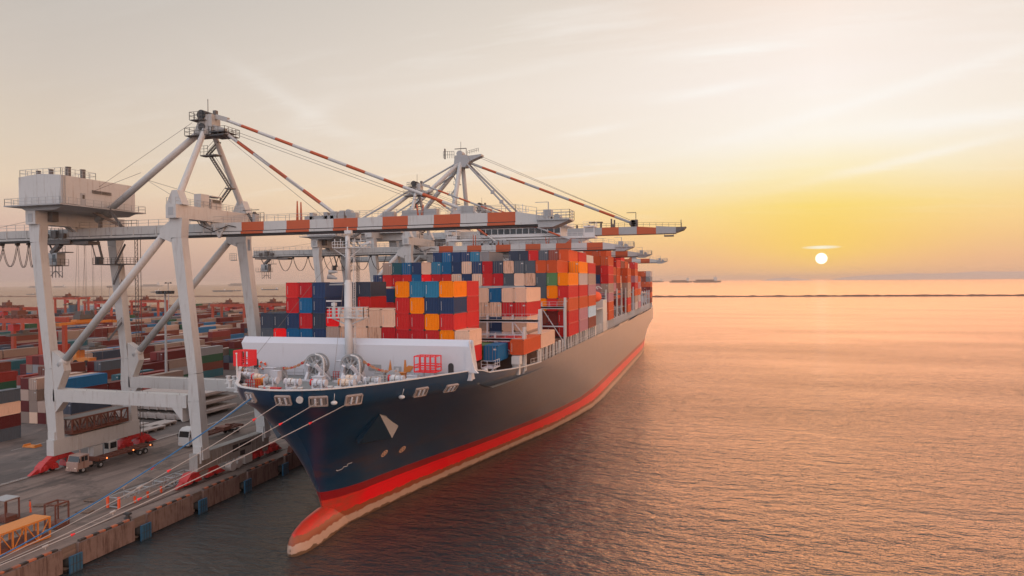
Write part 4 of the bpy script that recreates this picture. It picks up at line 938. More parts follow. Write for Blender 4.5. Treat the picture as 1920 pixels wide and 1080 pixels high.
# ------------------------------------------------------------------ ship-to-shore cranes
def striped(mb, p0, p1, r, n, first=1, box=None):
    p0, p1 = Vector(p0), Vector(p1)
    for i in range(n):
        mb.k = (i+first) % 2; a, b = p0.lerp(p1, i/n), p0.lerp(p1, (i+1)/n)
        if box: mb.bar(a, b, *box)
        else: mb.tube(a, b, r, n=8)
    mb.k = 0
def sts(Yc, label, tx, loops, spreader=False, detail=True):
    c = wroot('quay_crane', label, 'quay crane', (-79.2, Yc, 4), 'ship-to-shore cranes along the quay')
    N, Fr = Yc-8, Yc+8
    # portal legs
    for (b0, b1, b2, nm) in ((-78.9, -79.9, -82.7, 's'), (-109.1, -109.9, -112.5, 'l')):
        for Y in (N, Fr):
            m = MB(); zb = 7.6 if nm == 's' else 8.4
            m.bar((b0, Y, zb), (b1+.1, Y, 17), 1.75, 1.5, 2.2, 1.5, upv=(0, 1, 0)); m.bar((b1+.1, Y, 17), (b1, Y, 21.5), 2.2, 1.5, 1.6, 1.5, upv=(0, 1, 0))
            m.bar((b1, Y, 21.5), (b2, Y, 43.5), 1.6, 1.5, 2.0, 1.5, upv=(0, 1, 0)); m.bar((b2, Y, 43.5), (b2, Y, 46.7), 2.0, 1.6, 2.5, 1.6, upv=(0, 1, 0))
            m.box(b0-.95, b0+.6, Y-.95, Y-.74, zb-.5, zb+2.2)
            if nm == 's': m.prism([(b2-1.1, 46.4), (b2-1.1, 42.8), (b2-3.3, 43.6), (b2-3.3, 45)], 'y', Y-.7, Y+.7)
            else: m.prism([(b1+.8, 18), (b1+.8, 24.6), (b1+3.0, 23.4), (b1+3.4, 21.2), (b1+1.9, 18)], 'y', Y-.7, Y+.7)
            part('leg', m, WHITE, c)
    for Y in (N, Fr):
        m = MB().box(-109, -81.2, Y-.75, Y+.75, 15.9, 18.0)
        for xx, d in ((-108.9, 1), (-82, -1)): m.prism([(xx, 16), (xx+d*2.2, 16), (xx, 13.6)], 'y', Y-.7, Y+.7)
        P_ = part('portal_beam', m, WHITE, c)
        part('walkway_railing', MB().rail([(-108, Y-.7, 18), (-82.5, Y-.7, 18)], .35, 6, .05, 1), GREYP, P_)
        part('diagonal_brace', MB().tube((-107.4, Y, 22.6), (-85.6, Y, 44.2), .62, n=14).tube((-107.9, Y, 22.1), (-106.8, Y, 23.2), .78, n=14), WHITE, c, True)
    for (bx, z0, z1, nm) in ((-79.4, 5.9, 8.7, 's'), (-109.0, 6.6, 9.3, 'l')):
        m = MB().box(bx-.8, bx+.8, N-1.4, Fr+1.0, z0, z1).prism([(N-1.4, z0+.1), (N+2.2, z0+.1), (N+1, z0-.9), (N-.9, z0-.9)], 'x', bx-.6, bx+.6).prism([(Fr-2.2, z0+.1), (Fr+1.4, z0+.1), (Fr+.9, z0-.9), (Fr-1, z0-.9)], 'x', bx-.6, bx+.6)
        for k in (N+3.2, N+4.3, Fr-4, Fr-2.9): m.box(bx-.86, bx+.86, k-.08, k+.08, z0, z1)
        sb = part('sill_beam', m, WHITE if nm == 'l' else paint('shaded_white_paint', (.26, .25, .235), .6, rust=.5, var=.2) if 'shaded_white_paint' not in MATS else MATS['shaded_white_paint'], c)  # seaside beam: white darkened to carry its shade, with rust streaks on top
        if nm == 's':
            part('cut_out', MB().box(bx+.80, bx+.815, N+7.0, N+8.5, 7.0, 8.2).box(bx+.80, bx+.815, N+8.8, N+12.2, 7.3, 8.2).box(bx+.80, bx+.815, N+8.9, N+10.2, 6.0, 6.8), DARK, sb)
            part('service_cabin', MB().box(bx-.6, bx+.8, N+10.2, N+12.2, 4.2, 5.9).box(bx-.2, bx+.9, N+8.2, N+9.4, 4.2, 5.4), WHITE, sb)
            part('bollard_drum', MB().tube((bx+.5, N+6.2, 4.9), (bx+1.6, N+6.2, 4.9), .8, n=14).tube((bx+.2, N+7.8, 4.7), (bx+1.4, N+7.8, 4.7), .55, n=12), WHITE, sb)
        else:
            part('service_cabin', MB().box(bx-.4, bx+.9, N+6.4, N+8.3, 4.3, 6.5), WHITE, sb)
            part('operator_cabin', MB().box(bx, bx+1.3, N+9.4, N+11.2, 4.3, 6.6), WHITE, sb)
            part('window', MB().box(bx+1.3, bx+1.33, N+9.6, N+11.0, 5.3, 6.4).box(bx+.15, bx+1.15, N+9.37, N+9.4, 5.3, 6.4), GLASS, sb)
        part('support_strut', MB().bar((bx, N+7.8, 4.1), (bx, N+7.4, z0), .3).bar((bx, N+8.3, 4.1), (bx, N+8.5, z0), .3).bar((bx+.3, N+6.0, 4.1), (bx+.3, N+6.0, z0), .15).bar((bx+.3, Fr-4.4, 4.1), (bx+.3, Fr-4.4, z0), .15), WHITE, sb)
        for Y in (N+.2, Fr+.2):
            m = MB()
            m.prism([(Y-3.3, 5.1), (Y-2.7, 6.0), (Y-1.7, z0-.02), (Y+1.7, z0-.02), (Y+2.7, 6.0), (Y+3.3, 5.1), (Y+1.6, 5.3), (Y+.7, 5.75), (Y-.7, 5.75), (Y-1.6, 5.3)], 'x', bx-.62, bx+.62)
            m.box(bx-.8, bx+.8, Y-.8, Y+.8, 5.9, z0-.03)
            for q in (-2.35, 2.35):
                m.prism([(Y+q-1.75, 4.4), (Y+q-1.5, 5.2), (Y+q-.6, 5.95), (Y+q+.6, 5.95), (Y+q+1.5, 5.2), (Y+q+1.75, 4.4), (Y+q+.5, 4.4), (Y+q, 4.9), (Y+q-.5, 4.4)], 'x', bx-.78, bx+.78)
                for e in (-.95, .8): m.cbox(bx+.95, Y+q+e, 5.0, .5, .5, .7)
            m.prism([(Y-5.6, 4.2), (Y-4.2, 5.0), (Y-4.0, 4.2)], 'x', bx-.35, bx+.35); m.prism([(Y+5.6, 4.2), (Y+4.2, 5.0), (Y+4.0, 4.2)], 'x', bx-.35, bx+.35)
            bg_ = part('bogie', m, REDB, c)
            for q in (-3.3, -1.4, 1.4, 3.3): part('wheel', MB().tube((bx-.35, Y+q, 4.42), (bx+.35, Y+q, 4.42), .40, n=14), DARK, bg_)
    # girders along the quay under which the boom hangs
    gs = MB().box(-83.9, -81.9, Yc-9.6, Yc+9.6, 46.65, 48.85)
    for q in (-9.62, 9.6): gs.box(-83.75, -82.05, Yc+q, Yc+q+.03, 46.8, 48.7)
    S_ = part('seaside_girder', gs, WHITE, c)
    part('recess_panel', MB().box(-83.4, -82.4, Yc-9.66, Yc-9.63, 47.1, 48.4), GREYP, S_)
    gl_ = MB().box(-113.7, -111.5, Yc-9.4, Yc+9.4, 46.6, 48.9)
    gl_.prism([(Yc+9.4, 46.6), (Yc+9.4, 44.4), (Yc+7.2, 44.8), (Yc+5.8, 46.6)], 'x', -113.4, -111.8)
    L_ = part('landside_girder', gl_, WHITE, c)
    part('recess_panel', MB().box(-113.1, -112.1, Yc-9.46, Yc-9.41, 47.0, 48.4), GREYP, L_)
    rl_ = MB().rail([(-83.8, Yc-9.5, 48.85), (-83.8, Yc+9.5, 48.85)], 1.1, 1.6, .06, 2).rail([(-82.0, Yc-9.5, 48.85), (-82.0, Yc+9.5, 48.85)], 1.1, 1.6, .06, 2)
    part('railing', rl_, GREYP, S_)
    part('winch_cabin', MB().box(-83.6, -82.2, Yc-3.6, Yc-1.6, 48.9, 51.2).box(-83.7, -82.1, Yc-1.2, Yc+1.4, 48.9, 50.6).box(-83.8, -82, Yc-1.3, Yc+1.5, 51.0, 51.15), WHITE, S_)
    part('window', MB().box(-82.09, -82.06, Yc-.9, Yc+1.1, 49.9, 50.5), GLASS, S_)
    hg = MB().box(-83.6, -82.2, Yc-1.0, Yc+1.0, 46.35, 46.70).box(-113.2, -111.8, Yc-1.0, Yc+1.0, 46.3, 46.64).box(-83.3, -79, Yc-1.3, Yc-1.1, 45.6, 46.3).box(-112, -83.3, Yc-.1, Yc+.1, 46.3, 46.5)
    for xx in (-83.4, -82.4):
        for q in (-2.2, 2.2): hg.bar((xx, Yc+q, 46.7), (xx, Yc+q*.4, 45.8), .5)
    for xx in (-113, -112): hg.bar((xx, Yc-2.2, 46.7), (xx, Yc-.8, 45.8), .5)
    hg.bar((-81.8, Yc-1.3, 46.2), (-80.4, Yc-1.3, 43.9), .35).bar((-79.2, Yc-1.3, 46.2), (-80.4, Yc-1.3, 43.9), .3)
    part('hanger', hg, WHITE, c)
    # landward girder and seaward boom
    g1 = MB().box(-140, -82.2, Yc-1.1, Yc+1.1, 44.95, 46.35).box(-141, -82.2, Yc-1.35, Yc+1.35, 44.42, 44.80)
    for i in range(12): g1.box(-139+i*5, -138.8+i*5, Yc-1.18, Yc+1.18, 44.8, 46.36)
    GB = part('trolley_girder', g1, WHITED, c)
    part('trolley_rail', MB().box(-140.5, -24, Yc-1.0, Yc+1.0, 44.12, 44.38).box(-140, -28, Yc-1.05, Yc-.85, 44.80, 44.94), DARK, GB)
    rr = MB().rail([(-140, Yc-1.05, 46.35), (-84.5, Yc-1.05, 46.35)], 1.1, 2.2, .06, 2)
    part('railing', rr, GREYP, GB)
    bm = MB(); xs = [-82.0, -76.15]+[-76.15+4.395*(i+1) for i in range(11)]
    for i in range(len(xs)-1):
        bm.k = 1 if (i % 2 == 1) else 0
        bm.box(xs[i], xs[i+1]+.0, Yc-1.1, Yc+1.1, 44.95, 46.4)
        bm.box(xs[i], xs[i+1], Yc-1.35, Yc+1.35, 44.42, 44.80)
        bm.box(xs[i], xs[i+1], Yc-.9, Yc+.9, 44.80, 44.95)
    bm.k = 0; xe = xs[-1]
    bm.prism([(xe, 44.8), (xe, 46.4), (-24.0, 45.75), (-22.4, 45.5), (-22.4, 44.8)], 'y', Yc-1.1, Yc+1.1); bm.box(xe, -22.4, Yc-1.35, Yc+1.35, 44.42, 44.80)
    BM = part('boom', bm, [WHITE, ORANGE], c)
    tr = MB().rail([(-82, Yc-1.05, 46.4), (xe, Yc-1.05, 46.4), (-24.5, Yc-1.05, 45.8)], 1.1, 2.2, .06, 2).rail([(-82, Yc+1.05, 46.4), (xe, Yc+1.05, 46.4)], 1.1, 2.2, .06, 1)
    part('railing', tr, GREYP, BM)
    tip = MB().box(-24.4, -19.4, Yc-1.8, Yc+1.8, 44.9, 45.1).prism([(-24.2, 44.9), (-19.4, 44.9), (-22, 43.9), (-24.2, 43.9)], 'y', Yc-1.5, Yc+1.5).rail([(-24.4, Yc-1.8, 45.1), (-19.4, Yc-1.8, 45.1), (-19.4, Yc+1.8, 45.1), (-24.4, Yc+1.8, 45.1)], 1.3, 1.2, .07, 3)
    tip.cbox(-23, Yc, 45.9, 1.2, 1.4, 1.4).tube((-21.5, Yc-1, 45.4), (-21.5, Yc+1, 45.4), .5, n=10).tube((-22.6, Yc-1.6, 45.1), (-22.6, Yc-1.6, 47.6), .08).bar((-22.6, Yc-1.6, 47.6), (-24.6, Yc-1.6, 47.6), .08)
    part('tip_platform', tip, GREYP, BM)
    lat = MB()
    for xx, hh_ in ((-65.6, 3.2), (-64.9, 3.0), (-43.8, 1.8), (-43.2, 1.7)): lat.bar((xx, Yc-.6, 46.4), (xx+(.25 if hh_ < 2 else 0)*(1 if xx > -43.5 else -1), Yc-.6, 46.4+hh_), .32, .3, .14, .14)
    part('boom_latch', lat, ORANGE, BM)
    for xx, w_, h_ in ((-61.5, 5.4, .55), (-60.3, .7, 1.1), (-62.9, .7, 1.1), (-58.8, 1.2, 1.2), (-57.3, .8, 1.3), (-74.0, .4, 1.3), (-55.6, 1.6, .9), (-49.0, 2.0, .8), (-45, 3.2, .9), (-41.8, 2.2, 1.0), (-35.6, 2.0, 1.2)): part('equipment_box', MB().box(xx-w_/2, xx+w_/2, Yc-.7, Yc+.5, 46.42, 46.42+h_), GREYP, BM)
    part('cable_reel', MB().tube((-56.2, Yc-.6, 47.3), (-56.2, Yc+.4, 47.3), .6, n=12), GREYP, BM)
    parts('stay_bracket', [MB().prism([(-38.4, 46.4), (-34.0, 46.4), (-35.6, 47.7), (-36.8, 47.7)], 'y', Yc-.5, Yc+.5), MB().prism([(-59.4, 46.4), (-57, 46.4), (-58, 47.4), (-58.8, 47.4)], 'y', Yc-.5, Yc+.5)], ORANGE if not detail else WHITE, BM)
    # pylon
    ap = (-83.4, Yc, 62.6)
    for q, Y in ((-1, N), (1, Fr)):
        m = MB().tube((-82.9, Y, 50.0), (-83.4, Yc+q*1.0, 62.6), .56, .46, 14); m.prism([(-84.6, 48.85), (-81.4, 48.85), (-82.4, 51.2), (-83.4, 51.2)], 'y', Y-.8, Y+.8)
        part('pylon_strut', m, WHITE, c, False)
    part('backstay', MB().tube((-108.2, Yc, 47.8), (-84.2, Yc, 63.2), .60, n=16), WHITE, c, True)
    hd = MB().box(-84.6, -81.9, Yc-1.1, Yc+1.1, 61.8, 65.2).prism([(-84.6, 62), (-85.8, 62.2), (-84.9, 64.2)], 'y', Yc-.9, Yc+.9).bar((-82, Yc-.5, 63.0), (-79.6, Yc-.5, 62.2), .7, .9).bar((-82, Yc, 65.0), (-79.4, Yc, 64.2), .6, .8)
    HD = part('pylon_head', hd, WHITED, c)
    sh = MB().tube((-84.0, Yc-1.25, 65.2), (-84.0, Yc+1.2, 65.2), .85, n=16).tube((-83.9, Yc-1.3, 63.1), (-83.9, Yc+1.3, 63.1), .65, n=14)
    for zz in (61.4, 62.0): sh.box(-82.0, -79.2, Yc-1.6, Yc+1.6, zz-.1, zz+.1)
    part('sheave', sh, DARK, HD)
    pf = MB()
    for (xa, xb, z_, ya, yb_) in ((-87.0, -82.0, 61.7, -1.7, 1.7), (-85.8, -83.0, 64.3, -1.9, 1.9), (-81.6, -79.0, 61.6, -1.5, 2.4)):
        pf.box(xa, xb, Yc+ya, Yc+yb_, z_-.12, z_); pf.rail([(xa, Yc+ya, z_), (xb, Yc+ya, z_), (xb, Yc+yb_, z_), (xa, Yc+yb_, z_)], 1.3, 1.1, .07, 2, True)
    pf.tube((-83.2, Yc-.4, 65.2), (-83.2, Yc-.4, 68.0), .06).cbox(-82, Yc, 65.6, .6, .6, .8)
    part('head_platform', pf, MECH, HD)
    stv = MB()
    fl = [((-82.9, 61.0), (-85.4, 58.9)), ((-84.9, 58.7), (-80.8, 52.9)), ((-80.8, 52.7), (-84.0, 49.1))]
    for (a, za), (b, zb) in fl:
        for d in (-.35, .35): stv.bar((a, Yc+2+d, za), (b, Yc+2+d, zb), .12, .22); stv.bar((a, Yc+2+d, za+1), (b, Yc+2+d, zb+1), .05)
        n = 14
        for i in range(n+1):
            t = i/n; stv.bar((a+(b-a)*t, Yc+1.65, za+(zb-za)*t), (a+(b-a)*t, Yc+2.35, za+(zb-za)*t), .2, .05)
    stv.box(-86.4, -83.0, Yc+1.3, Yc+2.7, 58.6, 58.8).rail([(-86.4, Yc+1.3, 58.8), (-84.8, Yc+1.3, 58.8)], 1.6, .8, .06, 3).box(-81.4, -80.2, Yc+1.4, Yc+2.8, 52.6, 52.8)
    part('stairway', stv, MECH, c)
    m = MB(); striped(m, (-80.0, Yc, 64.3), (-36.6, Yc, 47.2), .26, 13, 0)
    part('outer_forestay', m, [GREYP if not detail else WHITE, ORANGE], c)
    m = MB(); striped(m, (-80.4, Yc-.3, 62.4), (-58.2, Yc-.3, 46.9), .30, 7, 0)
    part('inner_forestay', m, [WHITE, ORANGE], c)
    wr = MB()
    for a, b in (((-81, Yc+.6, 64.6), (-37, Yc+.6, 47.6)), ((-80, Yc+.3, 62.9), (-39, Yc+.3, 47.4)), ((-80, Yc+.1, 62.4), (-40, Yc+.1, 47.3)), ((-80, Yc-.8, 61.6), (-60.5, Yc-.8, 46.8)), ((-80.4, Yc-.6, 62.9), (-58.8, Yc-.6, 47.2)),
                 ((-86, Yc-1, 64.0), (-106, Yc-2, 53.4)), ((-97.5, Yc-.6, 56), (-104.6, Yc-4, 52.6)), ((-97, Yc, 54.8), (-82.4, Yc-1, 50.6)), ((-97, Yc, 54.8), (-84.0, Yc-8.5, 50.6)), ((-113, Yc-5, 48.4), (-136, Yc-1, 46.4))):
        wr.tube(a, b, .035, n=4, cap=False)
    part('wire_rope', wr, WIRE, c)
    # machinery house
    y0, y1 = Yc-9.5, Yc+6.0
    hs = MB().prism([(-115.0, 50.0), (-105.5, 50.0), (-105.5, 54.75), (-110.2, 55.15), (-115.0, 54.75)], 'y', y0, y1)
    HS = part('machinery_house', hs, WHITE, c)
    part('house_platform', MB().box(-116.6, -104.1, y0-1.5, y1+1.2, 49.55, 49.75).prism([(-115, 49.55), (-105, 49.55), (-107, 48.9), (-113.5, 48.9)], 'y', y0, y1), GREYP, HS)
    part('railing', MB().rail([(-116.5, y0-1.4, 49.75), (-104.2, y0-1.4, 49.75), (-104.2, y1+1.1, 49.75), (-116.5, y1+1.1, 49.75)], 1.15, 1.6, .06, 2, True), GREYP, HS)
    part('roof_railing', MB().rail([(-114.8, y0+.1, 54.8), (-105.7, y0+.1, 54.8), (-105.7, y0+7, 54.8), (-114.8, y0+7, 54.8)], 1.2, 1.4, .06, 2, True), GREYP, HS)
    for (vx, vy, vr, vh) in ((-112.2, y0+1.4, .35, .95), (-109.6, y0+1.6, .38, 1.1), (-106.7, y0+2.4, .42, 1.5), (-106.6, y0+5.2, .42, 1.45)):
        part('vent_stack', MB().tube((vx, vy, 54.9), (vx, vy, 54.9+vh), vr, n=12).tube((vx, vy, 54.9+vh), (vx, vy, 55.0+vh), vr+.06, n=12), MECH, HS)
    part('ladder', MB().bar((-105.35, y0+.1, 49.8), (-105.35, y0+.1, 55.9), .06).bar((-105.35, y0+.6, 49.8), (-105.35, y0+.6, 55.9), .06).rail([(-105.3, y0+.1, 50), (-105.3, y0+.6, 50)], 5.6, .5, .03, 18), GREYP, HS)
    part('door', MB().box(-105.48, -105.42, y0+3.7, y0+4.6, 49.8, 52.1), GREYP, HS)
    part('window', MB().box(-105.41, -105.38, y0+4.0, y0+4.4, 51.1, 51.8), GLASS, HS)
    lv = MB()
    for d in (y0+6.0, y0+8.1):
        for k in range(3): lv.box(-105.5, -105.3, d, d+1.9, 52.35+k*.2, 52.45+k*.2)
    part('louvre', lv, MECH, HS)
    part('house_support', MB().bar((-112.6, y0+1.5, 48.8), (-112.6, y0+1.5, 49.6), 1.4).bar((-107.5, Yc, 46.4), (-107.5, Yc, 49.6), .5).bar((-111, y0+3, 47.2), (-111, y0+3, 49.6), 1.2, 1.2).bar((-104.6, Yc+3, 46.4), (-107, Yc-3, 49.6), .2, .5), MECH, HS)
    part('access_stair', MB().bar((-104.4, Yc-1, 49.8), (-101.6, Yc-1, 46.4), .12, .5).rail([(-104, Yc-1.2, 46.4), (-98, Yc-1.2, 46.4)], 1.1, 1.2, .06, 2), MECH, HS)
    # lift mast and half-height platform on the far landside leg
    lm = MB(); lx, ly = -108.6, Fr+1.6
    for a in (-.35, .35):
        for b in (-.35, .35): lm.bar((lx+a, ly+b, 6), (lx+a, ly+b, 46.8), .09)
    for i in range(45):
        zz = 6.2+i*.9
        lm.bar((lx-.35, ly-.35, zz), (lx+.35, ly-.35, zz), .07); lm.bar((lx-.35, ly-.35, zz), (lx+.35, ly-.35, zz+.9), .05)
    part('lift_mast', lm, MECH, c)
    lp = MB().box(-116.4, -108.1, Fr-1.6, Fr+1.8, 39.9, 40.05).rail([(-116.4, Fr-1.6, 40.05), (-108.1, Fr-1.6, 40.05), (-108.1, Fr+1.8, 40.05)], 1.2, .9, .06, 3).box(-116.3, -115.3, Fr-1.2, Fr-.2, 40, 41.5)
    for a, za, b, zb in ((-111.0, 39.9, -108.5, 43.8), (-111.5, 36, -109.2, 40), (-109.4, 36, -111.4, 32.6), (-109.6, 28.6, -113, 25.0)): part('stair_flight', MB().bar((a, Fr-1.5, za), (b, Fr-1.5, zb), .1, .4).bar((a, Fr-1.5, za+1), (b, Fr-1.5, zb+1), .05).bar((a, Fr-1.5, za), (a, Fr-1.5, za+1), .06), MECH, c)
    lp.bar((-116.2, Fr-1, 41), (-118, Fr-1, 46.6), .14).bar((-114.6, Fr-1, 41), (-116.2, Fr-1, 46.4), .3)
    part('leg_platform', lp, MECH, c)
    part('junction_box', MB().box(-80.9, -80.4, Fr-1.3, Fr-.9, 42, 44), GREYP, c)
    jb = MB().box(-84.4, -83.4, Fr-1.6, Fr-1.0, 40.2, 40.35).rail([(-84.6, Fr-1.5, 40.3), (-83.2, Fr-1.5, 40.3)], 1.2, .5, .06, 3)
    part('leg_fitting', jb, GREYP, c)
    part('supply_cable', MB().path([(-83.4, Yc-4, 47.6), (-83.0, Yc-3, 46.0), (-81.0, Yc-2, 44.9), (-78.6, Yc-1.3, 45.9), (-77.2, Yc-1.2, 45.6)], .08, 5), CABLE, c)
    ft = MB().rail([(-80.6, Fr-1.2, 46.4), (-77.4, Fr-1.2, 46.4)], 2.4, .8, .08, 3).tube((-79.3, Fr-1.4, 46.6), (-79.3, Fr-1.4, 49), .3).tube((-78.6, Fr-1.4, 47), (-78.6, Fr-1.4, 48.6), .28)
    ft.bar((-81.0, Fr-1, 48.8), (-79.4, Fr-1, 46.4), .12, .5).bar((-82, Fr-1, 49.4), (-78.6, Fr-1, 49.4), .12)
    part('hinge_gear', ft, MECH, c)
    # trolley with cabin
    t = MB().box(tx-3.6, tx+4.4, Yc-1.7, Yc-1.45, 44.0, 44.3).box(tx-3.6, tx+4.4, Yc+1.45, Yc+1.7, 44.0, 44.3).box(tx-3.6, tx+4.4, Yc-1.7, Yc+1.7, 43.6, 43.95)
    t.rail([(tx-3.6, Yc-1.9, 44.3), (tx+3, Yc-1.9, 44.3)], 2.2, .9, .07, 3).cbox(tx+.6, Yc-1.5, 45.4, 1.2, .5, 1.4).cbox(tx+2.6, Yc-1.5, 45.1, 1.0, .5, .9).cbox(tx-1.6, Yc-1.5, 45.1, 1.0, .5, .9)
    t.box(tx+4.4, tx+8.2, Yc-1.3, Yc+1.3, 43.4, 44.0).bar((tx+1.4, Yc-1, 43.6), (tx-.6, Yc-1, 42.0), .9, .7).bar((tx-2.4, Yc, 43.6), (tx-1.4, Yc, 42.0), .2)
    T_ = part('trolley', t, MECH, c)
    cb = MB().box(tx-1.6, tx+.9, Yc-1.4, Yc+.4, 39.8, 42.0); part('operator_cabin', cb, GREYP, T_)
    part('window', MB().box(tx-.2, tx+.6, Yc-1.43, Yc-1.4, 40.3, 41.7), GLASS, T_)
    part('cabin_platform', MB().box(tx-3.2, tx+1.2, Yc-1.8, Yc+.8, 39.55, 39.7).rail([(tx-3.2, Yc-1.8, 39.7), (tx+1.2, Yc-1.8, 39.7), (tx+1.2, Yc+.8, 39.7)], 1.15, .9, .06, 2).box(tx+1.2, tx+3.3, Yc-1.7, Yc, 42.0, 42.15).rail([(tx+1.2, Yc-1.7, 42.1), (tx+3.3, Yc-1.7, 42.1)], 1.1, .7, .06, 2), MECH, T_)
    hb_ = MB()
    for zz in (37.4, 38.6): hb_.rail([(tx-1.6, Yc-.9, zz), (tx+1.6, Yc-.9, zz)], 1.1, .8, .1, 1)
    hb_.bar((tx-1.6, Yc-.9, 37.4), (tx, Yc-.9, 38.7), .1).bar((tx+1.6, Yc-.9, 37.4), (tx, Yc-.9, 38.7), .1)
    part('cabin_underframe', hb_, MECH, T_)
    fe = MB(); last = None
    for (xa, xb, dp) in loops:
        if last is not None and abs(xa-last) > 2: part('festoon_cable', fe, CABLE, T_); fe = MB()
        last = xb
        for d in (-.9, -.65):
            pts = [(xa+(xb-xa)*i/10, Yc+d, 44.0-dp*(1-abs(2*i/10-1)**2.2)) for i in range(11)]
            fe.path(pts, .055, 5)
        fe.box(xa-.15, xa+.15, Yc-1.2, Yc-.4, 43.6, 44.1)
    part('festoon_cable', fe, CABLE, T_)
    if spreader:
        sx, sz = -111.6, 28.5
        w = MB()
        for a in (-.9, .9):
            for b in (-1.2, 1.2): w.tube((sx+a, Yc+b, sz+2), (sx+a+.3, Yc+b*.6, 43.6), .035, n=4)
        for d in (-3, -1.2, .6, 2.4): w.tube((-112+d, Yc+2, 22), (-112+d, Yc+2, 43.6), .03, n=4)
        part('hoist_rope', w, WIRE, c)
        h_ = MB().cbox(sx, Yc, sz+1.6, 1.6, 3.2, .8).cbox(sx, Yc-1, sz+2.2, 1.4, .6, .9).cbox(sx, Yc+1, sz+2.2, 1.4, .6, .9).tube((sx-.5, Yc, sz+1.5), (sx-.5, Yc+2.8, sz+1.3), .5, n=10)
        H_ = part('headblock', h_, MECH, c)
        s2 = MB().cbox(sx, Yc, sz+.8, 1.3, 4.5, .6).cbox(sx, Yc, sz+.5, .8, 11.6, .45)
        for q in (-5.9, 5.9): s2.cbox(sx, Yc+q, sz+.4, 2.5, .4, .5)
        part('spreader', s2, YEL, H_)
    return c
sts(100, 'nearest white quay crane with machinery house, its striped boom spanning above the ship bow', -117.2,
    [(-140, -135, 4.2), (-135, -130, 4.2), (-130.5, -126.6, 4.4), (-126.6, -123.8, 4.6), (-123.8, -122.2, 4.6), (-122.2, -121.2, 4.4)], True)
sts(188.5, 'second quay crane in the row, its cabin trolley parked at the landward end', -135.4,
    [(-131+5.4*i, -125.8+5.4*i, 4.2) for i in range(7)]+[(-66+4.5*i, -61.7+4.5*i, 2.2) for i in range(4)], False, False)
sts(249, 'third quay crane in the row, only its dark pylon head clearing the nearest boom', -60,
    [(-88+5*i, -83.2+5*i, 3.4) for i in range(5)], False, False)
sts(345, 'farthest small quay crane whose boom tip shows lowest of all beyond the stern', -70, [], False, False)
